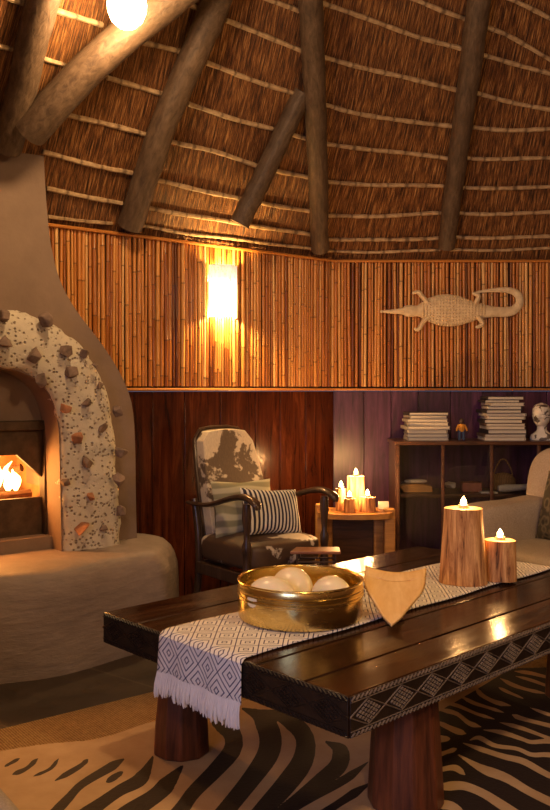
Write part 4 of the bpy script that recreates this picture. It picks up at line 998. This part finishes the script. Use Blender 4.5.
for i, (p, w_) in enumerate(zip(pts, ws)):
    a = pts[max(0, i-1)]; b = pts[min(109, i+1)]; tg = Vector((b.x-a.x, b.y-a.y)).normalized(); nm = Vector((-tg.y, tg.x)); rg = []
    for k in range(seg):
        t = PI*k/(seg-1); off_ = math.cos(t)*w_.x; ht_ = math.sin(t)*w_.y*.75
        rg.append(m.addv(cp(p.x+nm.x*off_, p.y+nm.y*off_, ht_*sc_)))
    rings.append(rg)
for A_, B_ in zip(rings, rings[1:]):
    for k in range(seg-1): m.face(A_[k], B_[k], B_[k+1], A_[k+1])
    m.face(A_[0], A_[-1], B_[-1], B_[0])
m.face(*rings[0]); m.face(*rings[-1])
m.build('body', M['ivory'], cr, ang=80)
m = MB()                                  # scutes on the back
for r_ in range(-4, 5):
    for k in range(20):
        px_ = 423+k*3.2; 
        hw_ = np.interp(px_, [422,430,440,450,460,470,478,486], [8,12.5,15.5,16,14.5,11,8,6.5])
        q = r_/4.6; y_ = 310.8+q*hw_; ht_ = math.sqrt(max(0, 1-q*q))*np.interp(px_, [422,450,486], [5,7,4.5])*.75
        m.lathe([(1.25*sc_, -.9*sc_), (.9*sc_, .5*sc_), (.1*sc_, 1.3*sc_)], 6, (0,0,0)); n0 = len(m.v)-18; c_ = cp(px_, y_, ht_*sc_)
        for q_ in range(n0, len(m.v)): x, y, z = m.v[q_]; m.v[q_] = (c_.x+x, c_.y-z, c_.z+y)
m.build('scutes', M['ivory'], cr)
for P_ in ([(428,303),(422,297),(419,293),(415,292.5),(412,294)], [(428,317),(423,322),(420,327),(417,330),(414,328)], [(474,305),(477,300),(478,296),(474,294),(472,293)], [(477,316),(480,320),(482,324),(478,327),(475,327)]):
    m = MB(); pp = spline([(a, b, 0) for a, b in P_], 12); m.tube([cp(p.x, p.y, .012) for p in pp], [3.0*sc_]*7+[2.6*sc_,2.4*sc_,2.3*sc_,2*sc_,1.2*sc_], 10, flat=.8); m.build('foot', M['ivory'], cr)
m = MB(); m.tube([cp(450,311,-.030+.0), cp(450,311,.01)], .006, 8); m.build('hanging_peg', M['iron'], cr)

# ---------------------------------------------------------------- lamps
s_, z_ = wpx(222, 292, .03); sc0 = empty('wall_sconce', W(s_, z_, .028), math.atan2(-E.y, -E.x), 'glowing half-round wall light with perforated top on the reed wall', 'wall light')
m = MB()
def shp(i, j): a = PI+PI*i; return Vector((.090*math.cos(a), .085*math.sin(a), -.150+.30*j))
m.grid(shp, 28, 2); o = m.build('lamp_shade', M['sconce'], sc0, ang=80); sm = o.modifiers.new('s', 'SOLIDIFY'); sm.thickness = .003
m = MB(); m.box((0,.001,0), (.16,.006,.12)); m.tube([(0,0,-.03),(0,-.03,-.03),(0,-.035,-.015)], .008, 8); m.build('back_plate', M['iron'], sc0)
sp_ = W(s_, z_, .028+.045)
light('sconce_up', sp_+up*.10, 14.0, (1,.58,.17), .02); light('sconce_down', sp_-up*.11, 22.0, (1,.60,.22), .02)
# ceiling lamp on the beam
bp_ = min(beam, key=lambda p: (CX+F*p.x/p.y-128)**2)
lY = bp_.y-.17; lc = pxY(127, 8, lY)
cl = empty('ceiling_lamp', lc, 0, 'bright round glass ceiling lamp fixed to the slanting log beam', 'ceiling lamp')
m = MB(); rl = .078; m.lathe([(.012,-rl*1.05),(rl*.45,-rl*.95),(rl*.8,-rl*.62),(rl*.98,-rl*.15),(rl,.2*rl),(rl*.92,rl*.7),(rl*.7,rl*1.1),(rl*.5,rl*1.35)], 32); m.build('glass_globe', M['bulb'], cl)
m = MB(); m.lathe([(rl*.52,rl*1.33),(rl*.56,rl*1.4),(rl*.5,rl*1.75),(rl*.2,rl*1.85)], 20); 
dv = bp_-lc; m.tube([(0,0,rl*1.7), tuple(dv*.5+up*.07), tuple(dv)], .012, 8); m.build('fitting', M['iron'], cl)
light('ceiling_lamp_light', lc+Vector((.0,-.10,-.09)), 38, (1,.60,.27), .08)
# unseen globe lamps, added as warm fill for the room
for i, (x, y, z, p) in enumerate(((1.35,1.55,2.55,54), (.3,-.6,2.4,40))):
    pr = empty('fill_lamp', (x, y, z), 0, ('unseen globe lamp added as warm fill in the middle of the room', 'unseen globe lamp added as warm fill near the window side')[i], 'added fill lamp')
    m = MB(); m.lathe([(.01,-.09),(.05,-.075),(.085,-.02),(.085,.03),(.05,.08),(.02,.1)], 24); m.build('glass_globe', M['bulb'], pr)
    m = MB(); m.tube([(0,0,.1),(0,0,.9)], .006, 6); m.build('cord', M['iron'], pr)
    light('fill_light', (x, y, z-.16), p*1.15, (1,.60,.27), .12)
# world
wd = bpy.data.worlds.new('world'); SC.world = wd; wd.use_nodes = True
wd.node_tree.nodes['Background'].inputs[0].default_value = (.25,.30,.5,1); wd.node_tree.nodes['Background'].inputs[1].default_value = .3
